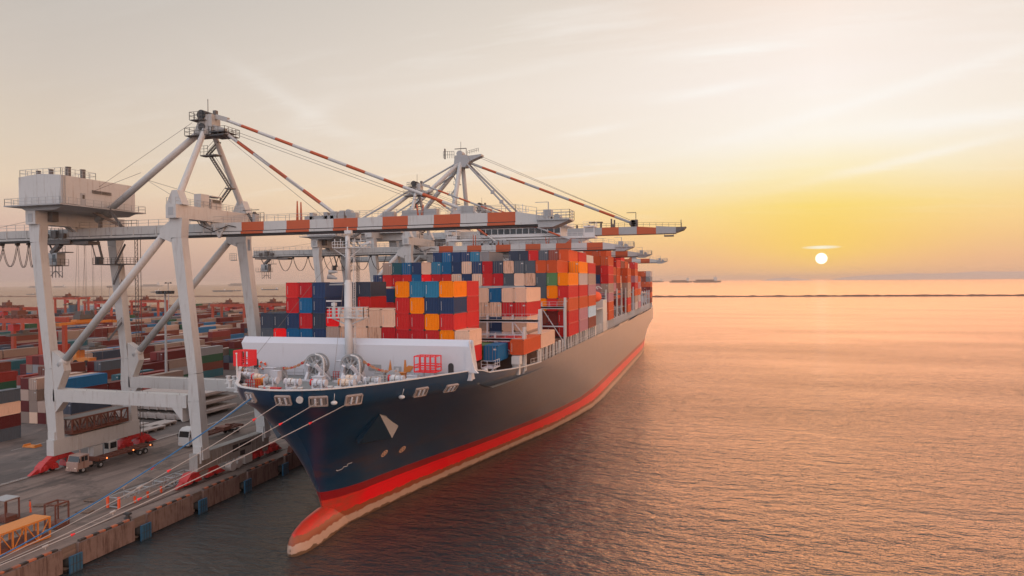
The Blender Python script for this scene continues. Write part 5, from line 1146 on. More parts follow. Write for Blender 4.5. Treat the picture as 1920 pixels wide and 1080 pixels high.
# the tall crane with the double backstays
def tall_crane(Yc):
    c = wroot('quay_crane', 'tallest quay crane behind the others, with double backstays and a flat-bottomed boom', 'quay crane', (-79.2, Yc, 4), 'ship-to-shore cranes along the quay')
    for xb, xt in ((-79.4, -84), (-109, -113.8)):
        for q in (-9, 9):
            part('leg', MB().bar((xb, Yc+q, 6), (xt, Yc+q, 52), 2.4, 2, 3.0, 2.2, upv=(0, 1, 0)), WHITE, c)
        part('sill_beam', MB().box(xb-1, xb+1, Yc-10, Yc+10, 6, 8.6), WHITE, c)
        part('bogie', MB().box(xb-.6, xb+.6, Yc-13, Yc-5, 4.1, 6).box(xb-.6, xb+.6, Yc+5, Yc+13, 4.1, 6), REDB, c)
        part('cross_girder', MB().box(xt-1.3, xt+1.3, Yc-11, Yc+11, 51.6, 54.4), WHITE, c)
    for q in (-9, 9): part('portal_beam', MB().box(-109, -80, Yc+q-.9, Yc+q+.9, 19, 21.6), WHITE, c); part('upper_beam', MB().box(-113, -84, Yc+q-.9, Yc+q+.9, 45.4, 48.2), WHITE, c)
    m = MB().box(-128, -46, Yc-2.6, Yc+2.6, 50.9, 53.2).prism([(-60, 51), (-33, 51), (-44, 48.2), (-49, 48.2), (-50, 49.9), (-54, 49.9), (-55, 48.2), (-58, 48.2)], 'y', Yc-1.4, Yc-1.0)
    part('trolley_girder', m, WHITE, c)
    m = MB(); xs = [-46, -33.4, -27.9, -22.1, -16.0, -9.8]
    for i in range(5):
        m.k = i % 2; h0 = 53.2-(.0 if i < 4 else 0)
        m.prism([(xs[i], 50.75), (xs[i+1], 50.75), (xs[i+1], 53.2 if i < 3 else 52.7), (xs[i], 53.2)], 'y', Yc-2.6, Yc+2.6)
    B_ = part('boom', m, [GREYP, ORANGE], c)
    tp = MB().rail([(-46, Yc-2.5, 53.2), (-22, Yc-2.5, 53.2), (-8, Yc-2.5, 52.7)], 1.3, 2, .09, 2).prism([(-9.8, 51), (-9.8, 52.7), (-6.6, 52.7), (-7.4, 51.8)], 'y', Yc-2.6, Yc+2.6).box(-13.5, -10.5, Yc-2.4, Yc, 49.8, 50.2).bar((-13.4, Yc-2, 50), (-13.4, Yc-2, 50.8), .1).bar((-10.6, Yc-2, 50), (-10.6, Yc-2, 50.8), .1)
    tp.tube((-8.2, Yc-2, 52.7), (-8.2, Yc-2, 55.0), .12).tube((-30.6, Yc, 53.2), (-30.6, Yc, 56.2), .28).tube((-29.6, Yc, 53.2), (-29.6, Yc, 55.8), .28).box(-38, -33.5, Yc-1, Yc+1, 55.0, 55.3).bar((-34, Yc, 53.2), (-34, Yc, 55), .5)
    tp.box(-24, -22, Yc-1, Yc+1, 53.2, 55.6).tube((-23.6, Yc-1, 54.4), (-23.6, Yc+1, 54.4), 1.1, n=12).bar((-22.6, Yc, 55.6), (-22.6, Yc, 58), .2).bar((-22.6, Yc, 58), (-25.6, Yc, 58), .2)
    for i in range(8): tp.box(-58+i*4, -57.5+i*4, Yc-2, Yc-1.4, 53.2, 54.3)
    part('boom_fittings', tp, MECH, B_)
    apx = (-83, Yc, 78.2)
    for q in (-9, 9):
        part('pylon_strut', MB().tube((-83.8, Yc+q, 54), (-83, Yc+q*.12, 77.5), .85, .75, 12), WHITE, c, True)
    for q, x_ in ((-7, -107), (7, -107)):
        part('backstay', MB().tube((x_, Yc+q, 60-5), (-83.6, Yc+q*.15, 77.2), .8, .75, 12), WHITE, c, True)
    part('rear_tie', MB().tube((-124, Yc-4, 57), (-84, Yc-1, 77.6), .32, n=8).tube((-118, Yc+4, 57), (-84, Yc+1, 75.0), .28, n=8), GREYP, c)
    hd = MB().prism([(-85.4, 75.8), (-81, 75.8), (-79.4, 77.8), (-80.4, 80), (-84.8, 80)], 'y', Yc-1.8, Yc+1.8).prism([(-81, 77.2), (-75.2, 79.4), (-75.2, 80), (-81, 79.6)], 'y', Yc-1.5, Yc+1.5).tube((-83.2, Yc-1.6, 80.6), (-83.2, Yc+1.6, 80.6), 1.1, n=12)
    Hd = part('pylon_head', hd, GREYP, c)
    part('head_platform', MB().rail([(-89, Yc-2, 79.2), (-85, Yc-2, 79)], 2.4, .8, .12, 2).tube((-88.6, Yc-1.5, 79), (-88.6, Yc-1.5, 82.6), .28), MECH, Hd)
    part('head_railing', MB().rail([(-80, Yc-2, 80), (-76, Yc-2, 80.8)], 1.2, .8, .1, 2), MECH, Hd)
    part('head_hoist', MB().bar((-85.5, Yc, 82.6), (-81.2, Yc, 82.6), .25).bar((-81.2, Yc, 80), (-81.2, Yc, 82.6), .2).tube((-83.2, Yc, 81.5), (-83.2, Yc, 85), .08), MECH, Hd)
    m = MB(); striped(m, (-80.4, Yc, 77.6), (-24.4, Yc, 54.8), .42, 11, 0); m.k = 0
    part('outer_forestay', m, [GREYP, ORANGE], c)
    m = MB().tube((-80.6, Yc-1.6, 77), (-59.6, Yc-1.6, 54), .34, n=8).tube((-80.6, Yc+1.6, 77), (-57.4, Yc+1.6, 54), .34, n=8)
    for k in (.45, .6, .8): m.cbox(-80.6+21*k, Yc-1.6, 77-23*k, 1.2, .9, 1.2)
    part('inner_forestay', m, GREYP, c)
    w = MB()
    for a in (79.6, 78.9): w.tube((-76, Yc, a), (-24, Yc, 55.4), .06, n=4)
    w.tube((-79, Yc, 77), (-56, Yc, 54), .05, n=4); w.tube((-86, Yc-2, 76), (-100, Yc-3, 55), .05, n=4)
    part('wire_rope', w, WIRE, c)
    stw = MB()
    for i, (a, za, b, zb) in enumerate(((-86.4, 74, -84.6, 70), (-84.6, 70, -87, 66.5), (-87, 66.5, -85, 63), (-85, 63, -87.6, 59.5), (-87.6, 59.5, -85.4, 56))):
        stw.bar((a, Yc, za), (b, Yc, zb), .4, .3); stw.box(b-1.2, b+1.2, Yc-.7, Yc+.7, zb-.1, zb+.1); stw.rail([(b-1.2, Yc-.7, zb), (b+1.2, Yc-.7, zb)], 1.1, .8, .08, 2)
    part('stairway', stw, GREYP, c)
    part('machinery_house', MB().box(-126, -104, Yc-5.5, Yc+5.5, 53.4, 58.6), WHITE, c)
    part('railing', MB().rail([(-127, Yc-6, 53.4), (-98, Yc-6, 53.4)], 1.2, 2, .09, 2).rail([(-112, Yc-10, 48.2), (-85, Yc-10, 48.2)], 1.2, 2, .09, 2), GREYP, c)
    part('trolley', MB().box(-96, -88, Yc-3.4, Yc+3.4, 49.2, 50.6).box(-94, -90.6, Yc-2, Yc+1, 46.4, 49.2), MECH, c)
tall_crane(226)
# ------------------------------------------------------------------ container yard
PAL = ['wine']*28+['umber']*16+['drab']*20+['beige']*9+['cream']*3+['slate']*8+['dslate']*9+['teal']*5+['navy']*3+['brick']*8+['maroon']*4+['dgreen']*3+['grey']*3+['blue']*4
rg = random.Random(5)
BLK = []                                   # x of the quay-side edge, first y, number of bays, rows
for bi, xe in enumerate((-139.2, -163.5, -188.5, -213.5, -238.5, -263.5, -288.5, -313.5, -340, -366, -392, -418, -444, -470, -500, -530, -560, -590, -620, -650)):
    y0 = 58.5 if bi == 0 else 62+(bi % 3)*5
    while y0 < 585:
        nb = rg.choice((5, 6, 7)); BLK.append((bi, xe, y0, nb)); y0 += nb*12.6+rg.choice((9, 12, 15))
BLK[0] = (0, -139.2, 59.2, 4); BLK[1] = (0, -139.2, 121.0, 3) if BLK[1][0] == 0 else BLK[1]
occ = {}
PX = lambda P: (lambda d: (960+1280*d.dot(rt)/d.dot(fw), 540-1280*d.dot(up)/d.dot(fw), d.dot(fw)))(Vector(P)-Vector((0, 0, CAM_Z)))
cand = []
for (bi, xe, y0, nb) in BLK:
    base = rg.choice((2, 3, 3, 4)); hmap = {}
    for b in range(nb):
        for r in range(6):
            h = max(0, min(5, base+rg.choice((-1, -1, 0, 0, 0, 1, 1))))
            if bi == 0 and y0 < 70: h = min(5, 4+(r > 2)) if b > 0 else 5
            if bi > 0 and y0 > 90: h = min(h, 4)
            hmap[b, r] = h
    for (b, r), h in hmap.items():
        for t in range(h):
            ex_side = hmap.get((b, r-1), 0) <= t; ex_top = t == h-1; ex_end = b == 0 or hmap.get((b-1, r), 0) <= t
            if not (ex_side or ex_top or ex_end): continue
            x, y, z = xe-2.52*r, y0+12.6*b, 4+2.6*t
            u, v, dd = PX((x-1.2, y+3, z+1.3))
            if dd < 20 or u < -60 or u > 545 or v > 1100: continue
            short = rg.random() < .12
            area = (ex_side*12+ex_end*2.4+ex_top*5)/dd**2
            cand.append((area, bi, xe, y0, b, r, t, h, x, y, z, rg.choice(PAL), u, v, dd, ex_end))
cand.sort(key=lambda c: -c[0])
NIND = max(0, 300-NSHIP)
far = {}
BN = {}
for c in cand: BN.setdefault(c[1], []).append(c[3])
for k in BN: BN[k] = sorted(set(BN[k]))
seen = set()
for i, (area, bi, xe, y0, b, r, t, h, x, y, z, key, u, v, dd, ee) in enumerate(cand):
    if bi == 0 and y0 < 70 and r == 0 and t == 4 and b == 0: key = 'orange'
    if i < NIND:
        grp = BN[bi].index(y0)
        lab = f'{CC[key][1]} container, {"top" if t == h-1 else TIER[t]} of stack, {ORD[bi] if bi else "nearest"} yard lane, {ORD[grp] if grp else "first"} block, row {r+1}, bay {b+1}'
        container(x, y, z, key, 12.19, 2.6, lab, 'containers stacked in the yard behind the cranes', True, dd > 420, False)
    else: far.setdefault(key, []).append((x, y, z))
keys = sorted(far); fm_ = MB()
for k, ky in enumerate(keys):
    fm_.k = k
    for (x, y, z) in far[ky]: fm_.box(x-2.42, x, y, y+12.15, z, z+2.57)
thing('container_stacks', fm_, [CM[k] for k in keys], 'distant mass of stacked containers filling the far yard', 'container stacks', kind='stuff')

# ------------------------------------------------------------------ yard gantries
def rtg(x, y, span, top, lab, yspan=8.5):
    c = wroot('yard_gantry', lab, 'yard gantry', (x, y, 4), 'orange gantry cranes in the yard')
    for xx in (x, x-span):
        for yy in (y, y+yspan):
            part('leg', MB().bar((xx, yy, 5.2), (xx, yy, top-1.4), 1.3, 1.0, upv=(0, 1, 0)), RTGO, c)
        part('sill_beam', MB().box(xx-.6, xx+.6, y-1, y+yspan+1, 4.9, 6.2), RTGO, c)
        parts('wheel_set', [MB().box(xx-.45, xx+.45, y-1.4, y+1.2, 4, 5), MB().box(xx-.45, xx+.45, y+yspan-1.2, y+yspan+1.4, 4, 5)], TYRE, c)
    for yy in (y, y+yspan): part('girder', MB().box(x-span-1.5, x+1.5, yy-.6, yy+.6, top-1.6, top), RTGO, c)
    gr = MB()
    for i in range(9): gr.bar((x-span+i*span/8, y-.8, top), (x-span+(i+.5)*span/8, y-.8, top+1.3), .16).bar((x-span+(i+.5)*span/8, y-.8, top+1.3), (x-span+(i+1)*span/8, y-.8, top), .16)
    part('girder_railing', gr, BROWN, c)
    tx_ = x-span*.55
    T = part('trolley', MB().box(tx_-3.2, tx_+3.2, y, y+yspan, top+.1, top+1.0).box(tx_-1.6, tx_+1.2, y+1, y+4, top+1, top+2.6).box(tx_-.5, tx_+.3, y+3, y+3.6, top+1, top+3.6), BROWN, c)
    part('operator_cabin', MB().box(tx_-1.2, tx_+1.2, y-.5, y+1.8, top-4.2, top-2.0), REDB, T)
    part('spreader', MB().box(tx_-1.1, tx_+1.1, y-1.5, y+yspan+1.5, top-6, top-5.3).box(tx_-.9, tx_+.9, y+3, y+5.4, top-5.3, top-4.2).bar((tx_, y+2, top-4.4), (tx_, y+2, top-1), .08).bar((tx_, y+6, top-4.4), (tx_, y+6, top-1), .08), MECH, T)
    return c
def at(px, dist, z):
    """ground position seen in column px at a given distance along the view axis, used once to lay out the yard"""
    X = (px-960)/1280*dist; p = Vector((0, 0, 0))+r0*X+fw0*dist
    return p.x, p.y
for (pr, dist, sp, top, lab) in ((147, 520, 23, 26.5, 'orange yard gantry rising highest above the stacks beside the near landside leg'),
        (208, 470, 23, 24.6, 'orange yard gantry just left of the far landside leg'),
        (296, 500, 24, 24.2, 'orange yard gantry between the landside leg and the tall floodlight mast'),
        (457, 440, 24, 22.6, 'orange yard gantry left of the far seaside leg'),
        (540, 450, 24, 22.6, 'orange yard gantry half hidden behind the first containers of the ship'),
        (41, 330, 23, 25.2, 'orange yard gantry at the left edge of the view'),
        (76, 225, 23, 25.0, 'large red-legged yard gantry nearest the camera, left of the near landside leg')):
    x, y = at(pr, dist, 4); rtg(x, y, sp, top, lab)
# yellow straddle machine near the blue stack
x, y = at(172, 200, 4)
c = wroot('reach_stacker', 'yellow and brown lifting machine working among the stacks behind the diagonal brace', 'reach stacker', (x, y, 4))
part('chassis', MB().box(x-6, x, y-1.2, y+1.2, 13.4, 14.6).box(x-6, x-4.5, y-1.4, y+1.4, 14.6, 17.4), YEL, c)
part('lift_arm', MB().bar((x-5, y, 17.2), (x+1.5, y, 18.4), 1.0).box(x-1, x+2, y-3, y+3, 17.2, 17.9).cbox(x+.8, y, 18.6, 2.4, 2.4, 1.0), MECH, c)
parts('wheel', [MB().tube((x-5, y-1.5, 13.2), (x-5, y+1.5, 13.2), .8, n=12), MB().tube((x-1, y-1.5, 13.2), (x-1, y+1.5, 13.2), .8, n=12)], TYRE, c)
# floodlight masts
def floodmast(px, dist, top, lab, n):
    x, y = at(px, dist, 4); c = wroot('floodlight_mast', lab, 'floodlight mast', (x, y, 4), 'floodlight masts in the yard')
    part('pole', MB().tube((x, y, 4), (x, y, top), .42, .22, 10), GREYP, c)
    r = MB()
    for i in range(n):
        t = 2*math.pi*i/n; r.cbox(x+1.9*math.cos(t), y+1.9*math.sin(t), top-.2, .6, .6, .7); r.bar((x, y, top), (x+1.9*math.cos(t), y+1.9*math.sin(t), top-.1), .12)
    r.tube((x, y, top-.7), (x, y, top-.5), 2.2, n=16)
    part('lamp_crown', r, DARK, c)
floodmast(309.5, 187, 34.0, 'tall grey floodlight mast with a dense crown of lamps between the crane legs', 10)
floodmast(315.5, 420, 37.0, 'thinner and farther floodlight mast just right of the crowned one', 4)
floodmast(205, 640, 34, 'very thin floodlight mast far off over the yard gantries', 4)
# yard office and silos
x, y = at(168, 560, 4)
c = wroot('yard_office', 'long low office building with blue-grey roof beyond the stacks', 'building', (x, y, 4))
part('wall', MB().box(x-12, x+9, y, y+14, 4, 15.5), CREAM, c)
part('roof', MB().prism([(x-14, 15.4), (x+11, 15.4), (x+6, 19.2), (x-9, 19.2)], 'y', y-1.5, y+15.5), GREYP, c)
for i in range(7): part('window', MB().box(x-11+i*2.9, x-9.2+i*2.9, y-.06, y-.02, 11.4, 13.0), GLASS, c)
x, y = at(137, 540, 4)
c = wroot('storage_tank', 'pair of slate blue storage tanks beside the office building', 'storage tank', (x, y, 4))
part('tank', MB().tube((x, y, 4), (x, y, 20.5), 3.2, n=18), paint('tank_blue', (.07, .13, .18), .5), c)
part('tank', MB().tube((x-5, y+2, 4), (x-5, y+2, 17.5), 2.4, n=16), MATS['tank_blue'], c)
part('pipe', MB().tube((x+4, y, 4), (x+4, y, 23), .5, n=8), MATS['tank_blue'], c)

# ------------------------------------------------------------------ things on the apron
# hatch covers stacked landward of the crane
HG = 'hatch covers stacked on the apron'
for i, (xa, xb, ya, yb_, z) in enumerate(((-139.5, -115.5, 130.5, 147.5, 4.4), (-139.0, -116.5, 131.5, 148.5, 6.3), (-137.0, -117.5, 134.0, 149.5, 8.2))):
    m = MB().box(xa, xb, ya, yb_, z+.5, z+1.15)
    for k in range(9):
        xx = xa+(xb-xa)*(k+.5)/9; m.box(xx-.2, xx+.2, ya-.12, ya, z+.0, z+1.2); m.box(xx-.12, xx+.12, ya, yb_, z+.05, z+.5)
    for k in range(7): m.box(xa+2+k*3, xa+2.7+k*3, ya+1.2, ya+1.9, z+1.15, z+1.3)
    m.box(xa+.2, xb-.2, ya+.1, ya+.35, z+.1, z+.5)
    h = thing('hatch_cover', m, paint('hatch_cover_grey', (.36, .31, .285), .8, var=.25, rust=.3) if i == 0 else MATS['hatch_cover_grey'],
        ['lowest of the stacked grey steel hatch covers behind the crane', 'middle of the stacked grey steel hatch covers behind the crane', 'topmost of the stacked grey steel hatch covers behind the crane'][i], 'hatch cover', HG, loc=(xa, ya, z))
for i, (xa, ya, w_, l_, z, lab) in enumerate(((-124.0, 116, 2.6, 9, 4.1, 'flat grey steel panel lying beside the far landside bogie'), (-120.5, 121.5, 3.6, 7, 4.1, 'flat grey steel panel left of the stacked hatch covers'), (-117.8, 113.5, 2.4, 10, 4.1, 'long flat steel panel on the apron behind the red far bogie'))):
    m = MB().box(xa, xa+w_, ya, ya+l_, z+.45, z+.75)
    for k in range(5): m.box(xa+.1, xa+w_-.1, ya+.2+k*(l_-.6)/4, ya+.4+k*(l_-.6)/4, z-.1, z+.45)
    thing('steel_panel', m, MATS['hatch_cover_grey'], lab, 'steel panel', 'loose steel panels on the apron', loc=(xa, ya, z))
thing('concrete_kiosk', MB().box(-119.5, -118.3, 117.2, 118.6, 4, 7.6).box(-119.6, -118.2, 117.1, 118.7, 7.6, 7.75), CREAM, 'pale upright kiosk box behind the far landside leg', 'kiosk')
# truss frames
def frame(nm, x0, x1, y0, y1, z0, z1, mat, lab, cat, grp, n=4, t=.16, roof=None, floor=None, diag=True):
    c = wroot(nm, lab, cat, ((x0+x1)/2, (y0+y1)/2, z0), grp); m = MB()
    for i in range(n+1):
        yy = y0+(y1-y0)*i/n
        for xx in (x0, x1): m.bar((xx, yy, z0), (xx, yy, z1), t)
        m.bar((x0, yy, z1), (x1, yy, z1), t*.8); m.bar((x0, yy, z0+t/2), (x1, yy, z0+t/2), t*.8)
        if diag and i < n:
            y2 = y0+(y1-y0)*(i+1)/n
            for xx in (x0, x1): m.bar((xx, yy, z0 if i % 2 else z1), (xx, y2, z1 if i % 2 else z0), t*.6)
    for xx in (x0, x1):
        for zz in (z0+t/2, z1): m.bar((xx, y0, zz), (xx, y1, zz), t*1.2)
    part('frame', m, mat, c)
    if roof: part('roof', MB().box(x0-.1, x1+.1, y0-.1, y1+.1, z1, z1+.12), roof, c)
    if floor: part('floor_tray', MB().box(x0+.15, x1-.15, y0+.1, y1-.1, z0+.15, z0+.6), floor, c)
    return c
frame('gangway_frame', -83.0, -80.4, 57.0, 66.6, 4.1, 6.6, YEL, 'long yellow roofed lashing cage on the quay at the bottom left corner', 'lashing cage', None, 6, .17, YEL, BROWN)
frame('lashing_frame', -84.0, -82.2, 68.9, 70.8, 4.1, 7.2, BROWN, 'rusty open frame with a tray standing beside the yellow cage', 'steel frame', 'rusty frames on the quay', 1, .16, None, BROWN, False)
frame('lashing_frame', -93.3, -91.0, 69.0, 70.9, 4.1, 7.0, BROWN, 'rusty open frame with a pale top sheet at the left edge of the view', 'steel frame', 'rusty frames on the quay', 1, .16, GREYP, BROWN, False)
frame('spreader_beam', -82.9, -80.9, 77.8, 86.0, 4.1, 5.5, GREYP, 'near grey truss spreader with orange ends lying along the quay edge', 'spreader beam', 'grey truss spreaders on the quay', 3, .16)
frame('spreader_beam', -83.0, -81.2, 86.4, 92.6, 4.1, 5.4, GREYP, 'far grey truss spreader lying just before the seaside bogies', 'spreader beam', 'grey truss spreaders on the quay', 3, .14)
e_ = MB(); e_.box(-83.05, -82.75, 77.5, 77.75, 4.05, 5.7).box(-81.05, -80.75, 77.5, 77.75, 4.05, 5.7)
sp_ = [o for o in COL.objects if o.name.startswith('spreader_beam') and o.parent is None][0]
for (xa, ya) in ((-83.05, 77.5), (-81.05, 77.5), (-81.0, 80.2), (-81.0, 82.6), (-81, 85.2)):
    part('orange_post', MB().box(xa, xa+.3, ya, ya+.25, 4.05, 5.7 if ya < 78 else 5.0), COVER, sp_)
part('side_plate', MB().box(-80.95, -80.9, 78.0, 86.0, 4.3, 5.2), GREYP, sp_)
# brown spreader resting on the landside sill beam
frame('spare_spreader', -111.2, -108.0, 94.0, 106.0, 9.6, 12.2, BROWN, 'rusty brown truss spreader with a flat roof resting on the landside sill beam', 'spare spreader', None, 8, .22, MECH, BROWN)
# pallets and dunnage
for i, (x, y, rz, lab) in enumerate(((-93.0, 75.9, .3, 'dark timber dunnage bundle just left of the worker in orange'), (-90.8, 76.8, .2, 'timber pallet lying right of the worker in orange'), (-87.8, 79.6, .1, 'timber pallet between the worker and the grey truss'), (-84.6, 75.4, .15, 'small dunnage pile seen between the mooring lines'))):
    m = MB()
    for k in range(5): m.box(-1.1, 1.1, -.6+k*.26, -.45+k*.26, .12, .2)
    for d in (-.9, 0, .9): m.box(d-.06, d+.06, -.6, .6, 0, .12)
    o = thing('timber_pallet', m, paint('old_timber', (.16, .11, .085), .9, var=.3) if i == 0 else MATS['old_timber'], lab, 'pallet', 'timber pallets on the quay'); o.location = (x, y, 4.01); o.rotation_euler.z = rz
m = MB().box(-1.6, 1.6, -.8, .8, 0, .2).box(-1.5, -1.2, -.7, .7, .2, .5).box(1.2, 1.5, -.7, .7, .2, .5)
o = thing('barrier_tray', m, YEL, 'orange tray lying on the lane left of the near landside bogie', 'tray'); o.location = (-129, 103.4, 4.01)
m = MB().tube((0, 0, .05), (0, 0, .75), .22, .05, 10).box(-.25, .25, -.25, .25, 0, .06)
o = thing('traffic_cone', m, COVER, 'small red traffic cone beside the near landside leg', 'traffic cone'); o.location = (-125.4, 104.2, 4.01)
# quay bollards
for y, lab in ((74.9, 'black mooring bollard standing on the quay edge below the grey truss'), (54.5, 'black mooring bollard at the left end of the bow lines'), (53.0, 'second black mooring bollard at the left end of the bow lines')):
    m = MB().tube((0, 0, 0), (0, 0, .55), .3, .24, 12).prism([(-.5, .5), (.5, .5), (.5, .75), (-.5, .75)], 'y', -.24, .24).tube((0, 0, 0), (0, 0, .06), .5, n=12)
    o = thing('bollard', m, DARK, lab, 'bollard', 'mooring bollards on the quay edge'); o.location = (-76.6 if y > 60 else -77.4, y, 4.0)
# person
def person(x, y, rz, lab, h=1.75):
    c = root('person', lab, 'person', (x, y, 4.0), 'dock workers on the quay', rz)
    me = bpy.data.meshes.new('body'); J = [(0, 0, .95), (0, 0, 1.2), (0, .02, 1.42), (0, .02, 1.52), (0, .03, 1.64), (0, .03, 1.76),
        (.10, 0, .90), (.13, .03, .50), (.14, -.02, .08), (.14, .12, .03), (-.10, 0, .90), (-.14, -.05, .5), (-.17, -.1, .08), (-.17, .03, .03),
        (.20, .01, 1.40), (.27, .02, 1.13), (.28, .10, .90), (-.20, .01, 1.40), (-.28, .02, 1.13), (-.29, .09, .90)]
    Eg = [(0, 1), (1, 2), (2, 3), (3, 4), (4, 5), (0, 6), (6, 7), (7, 8), (8, 9), (0, 10), (10, 11), (11, 12), (12, 13), (2, 14), (14, 15), (15, 16), (2, 17), (17, 18), (18, 19)]
    Rr = [.15, .15, .14, .055, .095, .07, .10, .075, .055, .045, .10, .075, .055, .045, .065, .05, .04, .065, .05, .04]
    me.from_pydata([(a*h/1.78, b, z_*h/1.78) for a, b, z_ in J], Eg, []); o = bpy.data.objects.new('body', me); COL.objects.link(o); o.parent = c
    s = o.modifiers.new('skin', 'SKIN')
    for i, r_ in enumerate(Rr): me.skin_vertices[0].data[i].radius = (r_, r_*.85)
    me.skin_vertices[0].data[0].use_root = True
    o.modifiers.new('sub', 'SUBSURF').levels = 1; me.materials.append(COVER)
    part('head', MB().sphere((0, .04, 1.67), .105, sc=(.85, 1, 1.15)), SKIN, c, True)
    part('hard_hat', MB().sphere((0, .03, 1.74), .135, sc=(1, 1.1, .7)).tube((0, .05, 1.72), (0, .05, 1.735), .17, n=12), HATR, c, True)
    for d in (.28, -.29):
        m = MB().cbox(d, .10, .84, .05, .07, .09)
        for k in range(4): m.bar((d, .075+k*.02, .80), (d+.01, .085+k*.02, .73-.01*(k == 0)), .016)
        m.bar((d, .14, .85), (d, .17, .79), .018)
        part('hand', m, SKIN, c)
for mtn in ('body',): pass
person(-92.0, 73.3, 2.6, 'worker in orange coveralls and dark helmet walking alone on the apron')
person(-79.9, 101.2, 1.2, 'worker in orange coveralls standing under the seaside sill beam')

# trucks
def truck(x, y, lab, cabmat, old, cover):
    """x = lane centre, y = front bumper, drives towards the camera"""
    c = wroot('terminal_truck', lab, 'truck', (x, y+8, 4), 'trucks on the apron'); w = 1.25; Z = 4.0
    cb = MB()
    if old:
        cb.prism([(y, Z+.8), (y, Z+1.9), (y+.25, Z+2.0), (y+.55, Z+3.0), (y+2.2, Z+3.05), (y+2.2, Z+.8)], 'x', x-w, x+w)
        cb.box(x-w, x+w, y-.12, y+.2, Z+.5, Z+.9); cb.box(x-w+.1, x+w-.1, y+2.2, y+3.0, Z+1, Z+1.5)
        cb.tube((x-w+.2, y+2.5, Z+1), (x-w+.2, y+2.5, Z+3.4), .09)
    else:
        cb.prism([(y, Z+.5), (y, Z+2.0), (y+.3, Z+3.3), (y+1.0, Z+3.75), (y+2.3, Z+3.75), (y+2.3, Z+.6)], 'x', x-w, x+w)
        cb.box(x-w-.02, x+w+.02, y-.08, y+.1, Z+.4, Z+1.0)
    CB = part('cab', cb, cabmat, c)
    z0, z1 = (Z+2.02, Z+2.92) if old else (Z+2.05, Z+3.15)
    g_ = MB(); g_.v = [(x-w+.12, y+.25+.0-.03, z0), (x+w-.12, y+.22, z0), (x+w-.15, y+(.5 if old else .24), z1), (x-w+.15, y+(.5 if old else .24), z1)]; g_.quad(0, 1, 2, 3)
    if not old: g_.v = [(x-w+.12, y-.01, z0), (x+w-.12, y-.01, z0), (x+w-.15, y+.25, z1), (x-w+.15, y+.25, z1)]
    part('windscreen', g_, GLASS, CB)
    part('side_window', MB().box(x+w, x+w+.015, y+.75, y+1.25, z0, z1-.1).box(x+w, x+w+.015, y+1.35, y+1.95, z0, z1-.1), GLASS, CB)
    for d in (-1, 1):
        part('mirror', MB().box(x+d*(w+.25)-.08, x+d*(w+.25)+.08, y+.1, y+.2, z0, z0+.6).bar((x+d*w, y+.2, z1), (x+d*(w+.25), y+.15, z1-.3), .04), DARK, CB)
        part('headlight', MB().box(x+d*.85-.18, x+d*.85+.18, y-.10 if not old else y-.14, y-.07 if not old else y-.115, Z+.95 if old else Z+.75, Z+1.15 if old else Z+.95), CREAM, CB)
    L0, L1 = y+4.2, y+16.2
    ch = MB().box(x-.45, x-.3, y+.4, y+6.2, Z+.7, Z+.95).box(x+.3, x+.45, y+.4, y+6.2, Z+.7, Z+.95)
    part('chassis', ch, DARK, c)
    tl = MB()
    for d in (-.5, .35): tl.box(x+d, x+d+.15, L0, L1, Z+1.05, Z+1.45)
    for k in range(9): tl.box(x-w, x+w, L0+k*(L1-L0-.2)/8, L0+.2+k*(L1-L0-.2)/8, Z+1.25, Z+1.5)
    for d in (-w, w-.12): tl.box(x+d, x+d+.12, L0, L1, Z+1.2, Z+1.52)
    tl.box(x-w, x+w, L0-.1, L0+.1, Z+1.2, Z+1.95); tl.box(x-w, x+w, L1-.1, L1+.05, Z+1.0, Z+1.5)
    if not old: tl.box(x-w+.1, x+w-.1, L0+6, L0+8, Z+1.5, Z+1.9).box(x-.6, x+.6, L0+8.4, L0+9, Z+1.5, Z+2.1)
    TB = part('trailer_bed', tl, BROWN, c)
    for d in (-1, 1):
        for yy in (y+1.1, y+4.6, L1-3.0, L1-1.7):
            wh = part('wheel', MB().tube((x+d*(w-.42), yy, Z+.52), (x+d*(w-.02), yy, Z+.52), .52, n=16), TYRE, c)
            part('rim', MB().tube((x+d*(w-.03), yy, Z+.52), (x+d*(w+.0), yy, Z+.52), .27, n=12), GREYP, wh)
    if old:
        lm_ = MATS.get('tail_lamp_glow')
        if lm_ is None:
            lm_, gg, b = newmat('tail_lamp_glow'); b.inputs['Base Color'].default_value = (.8, .1, .02, 1); b.inputs['Emission Color'].default_value = (1, .22, .06, 1); b.inputs['Emission Strength'].default_value = 4
        for yy in (L0+1.6, L0+7.4, L1-.6): part('marker_lamp', MB().box(x+w, x+w+.05, yy-.1, yy+.1, Z+1.28, Z+1.48), lm_, TB)
    return c
truck(-103.6, 90.0, 'old dull pink-beige terminal tractor with an empty flatbed trailer beside the landside bogies', paint('faded_beige_paint', (.30, .20, .165), .6, rust=.5, var=.2), True, 0)
truck(-98.6, 110.0, 'white cab-over truck with an empty rusty trailer driving up between the crane legs', SHIPW, False, 0)

